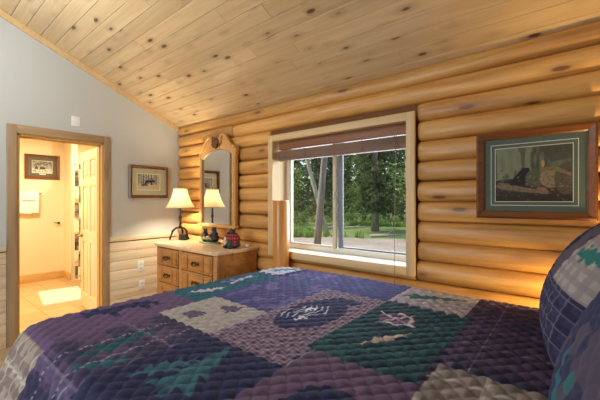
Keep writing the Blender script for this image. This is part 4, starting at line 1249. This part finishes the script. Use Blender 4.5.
# ------------------------------------------------------------------ low wall lamp beyond the pillows (its glow falls on the logs)
WLX, WLY, WLZ = 4.34, -0.27, 0.90
bl_ = thing('wall_lamp', (WLX, -0.08, WLZ), 'small wall lamp on the logs hidden behind the pillows', 'lamp')
MB().tube([(WLX, -0.06, WLZ - 0.06), (WLX, WLY, WLZ - 0.07), (WLX, WLY, WLZ - 0.04)], [0.03, 0.01, 0.012], 12).build('bracket', M['iron'], bl_)
MB().lathe([(0.06, 0.12), (0.075, 0.06), (0.085, 0.02)], (WLX, WLY, WLZ), 28).build('lamp_shade', M['shade'], bl_)
MB().ell((WLX, WLY, WLZ), (0.014, 0.014, 0.02), 10).build('bulb', M['bulb'], bl_)

# ------------------------------------------------------------------ outdoors
GZ = -0.25
gr = MB().box(-70, 60, 0.6, 110, GZ - 0.2, GZ).build('ground', M['turf']); struct(gr)
def drive_edge(x): return min(max(8.4 + 0.8 * (x + 5.06), 6.0), 16.0) + .5 * math.sin(x * 1.1) + .2 * math.sin(x * 3.1)
dv = MB()
edge = []
for i in range(41):
    x = -22 + i * 1.0
    edge.append((x, drive_edge(x)))
for i in range(40):
    (xa, ya), (xb, yb) = edge[i], edge[i + 1]
    dv.add([(xa, 2.0, GZ + 0.012), (xb, 2.0, GZ + 0.012), (xb, yb, GZ + 0.012), (xa, ya, GZ + 0.012)], [[0, 1, 2, 3]])
dv = dv.build('driveway', M['gravel']); struct(dv)

def ray_xy(px, dist):
    """world xy at a horizontal depth along the viewing direction"""
    a = (px - 300) / 330
    A_ = R(YAW)
    dx, dy = -math.sin(A_) + a * math.cos(A_), math.cos(A_) + a * math.sin(A_)
    return CAMX + dx * dist, CAMY + dy * dist

def conifer_meshes(h, rad, seed, trunk_r, bare=0.06, quads=2600, mat='needle'):
    r_ = random.Random(seed)
    tm = MB(); pts, rr_ = [], []
    for i in range(9):
        t = i / 8
        pts.append((0.12 * math.sin(t * 3 + seed) * t, 0.12 * math.cos(t * 2.3 + seed) * t, h * t)); rr_.append(trunk_r * (1 - 0.93 * t) + 0.01)
    tm.tube(pts, rr_, 10)
    fm = MB()
    nb = quads // 16
    for k in range(nb):
        t = bare + (1 - bare) * (r_.random() ** 1.15)
        L = rad * (1 - t) ** 0.8 * r_.uniform(0.6, 1.1) + 0.12
        a = r_.uniform(0, 2 * math.pi)
        ca, sa_ = math.cos(a), math.sin(a)
        droop = r_.uniform(0.1, 0.5)
        n = 16
        for i in range(n):
            s = (i + r_.random()) / n
            c = Vector((ca * L * s, sa_ * L * s, h * t - droop * L * s * s + 0.05))
            ln = 0.16 + 0.16 * (1 - s); wd = ln * 0.42
            d = Vector((ca, sa_, -droop)) * 0.7 + Vector((r_.uniform(-1, 1), r_.uniform(-1, 1), r_.uniform(-.6, .3))) * 0.7
            d.normalize()
            up = d.cross(Vector((r_.uniform(-1, 1), r_.uniform(-1, 1), r_.uniform(0, 1)))).normalized()
            e = c + d * ln
            fm.add([c - up * wd * .4, c + d * ln * .5 - up * wd, e, c + d * ln * .5 + up * wd], [[0, 1, 2, 3]])
    return tm, fm

def leafy_meshes(h, rad, seed, trunk_r, lean=0.0, quads=2200, crown_from=0.35, size=0.14, trunk=True):
    r_ = random.Random(seed)
    tm = MB(); pts, rr_ = [], []
    for i in range(9):
        t = i / 8
        pts.append((lean * h * t + 0.06 * math.sin(t * 4 + seed), 0.06 * math.cos(t * 3 + seed), h * t)); rr_.append(trunk_r * (1 - 0.8 * t) + 0.008)
    tm.tube(pts, rr_, 10)
    for k in range(7):
        t = r_.uniform(crown_from, 0.9); a = r_.uniform(0, 6.28)
        p = Vector((lean * h * t, 0, h * t)); L = rad * r_.uniform(.5, .9)
        tm.tube([p, p + Vector((math.cos(a) * L * .5, math.sin(a) * L * .5, L * .25)), p + Vector((math.cos(a) * L, math.sin(a) * L, L * .4))], [trunk_r * .35, trunk_r * .22, 0.01], 6)
    fm = MB()
    cl = [(r_.uniform(-1, 1), r_.uniform(-1, 1), r_.uniform(crown_from, 1.02), r_.uniform(.25, .5)) for _ in range(26)]
    for k in range(quads):
        cx_, cy_, ct, cr = cl[k % len(cl)]
        v = Vector((r_.gauss(0, 1), r_.gauss(0, 1), r_.gauss(0, 1))).normalized() * cr * rad * r_.uniform(.5, 1)
        sc = (1 - 0.5 * abs(ct - .6))
        c = Vector((lean * h * ct + cx_ * rad * .7 * sc, cy_ * rad * .7 * sc, h * ct)) + v
        d = Vector((r_.uniform(-1, 1), r_.uniform(-1, 1), r_.uniform(-1, .6))).normalized()
        up = d.cross(Vector((r_.uniform(-1, 1), r_.uniform(-1, 1), 1))).normalized()
        ln = size * r_.uniform(.7, 1.3); wd = ln * .38
        fm.add([c, c + d * ln * .5 - up * wd, c + d * ln, c + d * ln * .5 + up * wd], [[0, 1, 2, 3]])
    return tm, fm

def make_tree(name, meshes, tmat, fmat, label, group=None, cat='tree'):
    root = thing(name, (0, 0, 0), label, cat, group)
    tm, fm = meshes
    tm.build('trunk', M[tmat], root); fm.build('foliage', M[fmat], root)
    return root

def place(root, px, dist, rz=0.0, s=1.0):
    x, y = ray_xy(px, dist)
    root.location = (x, y, GZ); root.rotation_euler = (0, 0, rz); root.scale = (s, s, s)
    return root

# three trees one can point at
near_t = thing('aspen_tree', (0, 0, 0), 'dark grey trunk at the drive edge behind the left window pane', 'tree')
tm, fm = leafy_meshes(11, 2.4, 5, 0.12, 0.07, 2600, 0.55, 0.16)
tm.build('trunk', M['bark'], near_t); fm.build('foliage', M['leaf'], near_t)
place(near_t, 318.5, 10.6, R(-140) + R(180), 1.0)
pale = thing('aspen_tree', (0, 0, 0), 'pale slender trunk leaning left behind the left window pane', 'tree')
tm, fm = leafy_meshes(10, 2.0, 9, 0.115, -0.25, 2400, 0.5, 0.16)
tm.build('trunk', M['palebark'], pale); fm.build('foliage', M['leaf'], pale)
place(pale, 327, 15.5, R(YAW), 1.0)
sp_ = make_tree('spruce_tree', conifer_meshes(15, 3.0, 3, 0.22, 0.07, 7000), 'bark', 'needle', 'dark spreading spruce in the middle of the right window pane')
place(sp_, 375, 17.5, 0.4)

# woods behind: conifers and leafy trees
cons = [make_tree('conifer_tree', conifer_meshes(h, r_, s_, 0.16, 0.05, q_), 'bark', 'needle', 'green conifer in the woods beyond the gravel drive', 'conifers in the woods outside') for h, r_, s_, q_ in ((14, 1.7, 11, 4200), (11, 1.55, 12, 3600), (17, 1.7, 13, 4800))]
lvs = [make_tree('leafy_tree', leafy_meshes(h, r_, s_, 0.11, l_, 2600, 0.2, 0.2), 'palebark', 'leaf', 'light green leafy tree in the woods beyond the gravel drive', 'leafy trees in the woods outside') for h, r_, s_, l_ in ((9, 1.7, 21, 0.03), (7, 1.6, 22, -0.04))]
r2 = random.Random(99)
first = {}
def put(lst, px, dist, s):
    o = r2.choice(lst)
    if o.name in first: o = copy_tree(o)
    else: first[o.name] = True
    place(o, px, dist, r2.uniform(0, 6.28), s)
spots = [(ray_xy(318.5, 10.6), 0.4), (ray_xy(327, 15.5), 0.5), (ray_xy(375, 17.5), 3.0)]
def try_put(lst, px, d, s_, rad):
    p = ray_xy(px, d)
    for (q_, r_) in spots:
        if math.hypot(p[0] - q_[0], p[1] - q_[1]) < (rad + r_): return False
    spots.append((p, rad)); put(lst, px, d, s_); return True
nc = nl = 0
for k in range(2600):
    d = 22 + 42 * r2.random() ** 1.3; px = r2.uniform(255, 448)
    s_ = r2.uniform(.8, 1.15)
    if k % 3 and nc < 44:
        nc += try_put(cons, px, d, s_, 1.85 * s_)
    elif nl < 16 and d < 34:
        nl += try_put(lvs, px, d, s_, 2.25 * s_)
for t_ in cons + lvs:
    if t_.name not in first:
        for ch in list(t_.children): bpy.data.objects.remove(ch)
        bpy.data.objects.remove(t_)
bush0 = thing('woodland_bush', (0, 0, 0), 'low green bush at the edge of the woods outside', 'bush', 'bushes at the edge of the woods')
tm, fm = leafy_meshes(1.5, 1.3, 41, 0.03, 0, 1500, 0.1, 0.13)
tm.build('stem', M['bark'], bush0); fm.build('foliage', M['leaf'], bush0)
nb_ = 0
for k in range(900):
    d = 19 + 14 * r2.random(); px = r2.uniform(262, 440); sc_ = r2.uniform(.5, .95)
    p = ray_xy(px, d)
    if nb_ >= 13 or p[1] < drive_edge(p[0]) + 2: continue
    if any(math.hypot(p[0] - q_[0], p[1] - q_[1]) < r_ + 1.75 * sc_ for q_, r_ in spots): continue
    spots.append((p, 1.75 * sc_))
    o = bush0 if nb_ == 0 else copy_tree(bush0)
    place(o, px, d, r2.uniform(0, 6.28), sc_); nb_ += 1
# grass tufts: nobody could count them
FB = [ray_xy(299, 16.2), ray_xy(329, 18.2), ray_xy(354, 19), ray_xy(386, 14.6)]
gm = MB()
for k in range(6500):
    px = r2.uniform(268, 432); d = 13.6 + 16 * r2.random() ** 1.4
    x, y = ray_xy(px, d)
    if y < drive_edge(x) + .1: continue
    if any(math.hypot(x - q_[0], y - q_[1]) < r_ + .35 for q_, r_ in spots): continue
    if any(math.hypot(x - q_[0], y - q_[1]) < 1.1 for q_ in FB): continue
    for j in range(3):
        a = r2.uniform(0, 6.28); h_ = r2.uniform(.12, .42); w_ = .035
        ox, oy = r2.uniform(-.15, .15), r2.uniform(-.15, .15)
        gm.add([(x + ox - w_ * math.cos(a), y + oy - w_ * math.sin(a), GZ), (x + ox + w_ * math.cos(a), y + oy + w_ * math.sin(a), GZ), (x + ox + r2.uniform(-.12, .12), y + oy + r2.uniform(-.12, .12), GZ + h_)], [[0, 1, 2]])
gm = gm.build('meadow_grass', M['grassblade']); tag(gm, 'bright green grass growing between the gravel drive and the woods', 'grass', kind='stuff')
for k, (px, d, L, rz, rr0) in enumerate([(299, 16.2, 1.6, 30, .05), (329, 18.2, 1.7, 45, .09), (354, 19, 1.4, 20, .06), (386, 14.6, 1.4, 40, .06)]):
    x, y = ray_xy(px, d)
    lab = ['thin pale fallen branch on the grass near the log post', 'pale fallen log on the grass between the trunks of the left pane', 'pale fallen stick on the grass right of the window mullion', 'pale fallen log on the grass in front of the dark spruce'][k]
    fo = thing('fallen_branch', (x, y, GZ), lab, 'branch')
    mbx = MB().tube([(-L / 2, 0, rr0), (0, .05, rr0 * 1.3), (L / 2, 0, rr0 * 2.2)], [rr0, rr0 * .9, rr0 * .5], 8)
    mbx.build('stem', M['deadwood'], fo, local=True)
    MB().tube([(0, .05, rr0), (.3, .3, .25)], [rr0 * .5, rr0 * .25], 6).build('twig', M['deadwood'], fo, local=True)
    fo.rotation_euler = (0, 0, R(rz))

# pendant added above the frame, unseen, to give the room fill light
CLX, CLY, CLZ = 1.25, -2.3, 2.82
cf = thing('added_pendant', (CLX, CLY, CLZ), 'unseen pendant stem and socket added to carry the room fill light', 'lamp')
MB().tube([(CLX, CLY, cz(CLY)), (CLX, CLY, CLZ + 0.2)], 0.008, 8).build('stem', M['iron'], cf)
MB().lathe([(0.03, 0.2), (0.05, 0.19), (0.05, 0.15), (0.0, 0.15)], (CLX, CLY, CLZ), 16).build('socket', M['iron'], cf)

# ------------------------------------------------------------------ light
w = bpy.data.worlds.new('sky'); scene.world = w; w.use_nodes = True
nt = w.node_tree; nt.nodes.clear()
sky = nt.nodes.new('ShaderNodeTexSky'); sky.sky_type = 'NISHITA'; sky.sun_disc = False; sky.sun_elevation = R(48); sky.sun_rotation = R(250); sky.air_density = 1.2; sky.dust_density = 2.5
bg = nt.nodes.new('ShaderNodeBackground'); bg.inputs[1].default_value = 0.27
out = nt.nodes.new('ShaderNodeOutputWorld')
nt.links.new(sky.outputs[0], bg.inputs[0]); nt.links.new(bg.outputs[0], out.inputs[0])

def light(name, typ, loc, energy, col, **kw):
    l = bpy.data.lights.new(name, typ); l.energy = energy; l.color = col
    for k, v in kw.items(): setattr(l, k, v)
    o = bpy.data.objects.new(name, l); COL.objects.link(o); o.location = loc
    return o
s = light('sun', 'SUN', (-10, -6, 20), 3.3, (1, .95, .86), angle=R(3))
s.rotation_euler = Vector((0.62, 0.32, -0.72)).to_track_quat('-Z', 'Y').to_euler()
# cool fill light in the opening added behind the camera
d = light('front_opening_fill', 'AREA', ((FX0 + FX1) / 2, YF - 0.16, (FZ0 + FZ1) / 2), 62, (0.88, 0.95, 1.0), shape='RECTANGLE', size=FX1 - FX0, size_y=FZ1 - FZ0)
d.rotation_euler = Vector((0, 1, 0)).to_track_quat('-Z', 'Z').to_euler()
# daylight entering the window in the log wall
d = light('daylight_log_window', 'AREA', ((WX0 + WX1) / 2 - 0.45, 0.95, (WZ0 + WZ1) / 2 + 0.3), 110, (0.80, 0.90, 1.0), shape='RECTANGLE', size=2.4, size_y=1.7)
d.rotation_euler = Vector((0, -1, -0.15)).to_track_quat('-Z', 'Z').to_euler()
# lamps
light('dresser_lamp_bulb', 'POINT', (LX, LY, LZ + 0.50), 42, (1.0, 0.84, 0.58), shadow_soft_size=0.05)
light('wall_lamp_bulb', 'POINT', (WLX, WLY, WLZ), 60, (1.0, 0.66, 0.22), shadow_soft_size=0.03)
light('bathroom_light', 'AREA', (-1.5, -1.5, 2.47), 58, (1.0, 0.90, 0.70), shape='DISK', size=0.5)
light('tub_fill_light', 'AREA', (-1.8, -0.2, 2.47), 34, (1.0, 0.90, 0.70), shape='DISK', size=0.2)  # added fill with no fixture, brightens the shower alcove
light('pendant_fill_light', 'POINT', (CLX, CLY, CLZ), 44, (0.86, 0.95, 1.0), shadow_soft_size=0.12)  # room fill from the added pendant

scene.view_settings.view_transform = 'Standard'
scene.view_settings.look = 'None'
scene.view_settings.exposure = 0.0
scene.view_settings.gamma = 1.0
scene.view_settings.use_curve_mapping = False
scene.cycles.use_denoising = True
scene.cycles.max_bounces = 8
scene.cycles.diffuse_bounces = 5
scene.cycles.transparent_max_bounces = 12
scene.cycles.sample_clamp_indirect = 6.0
scene.cycles.caustics_reflective = False
scene.cycles.caustics_refractive = False
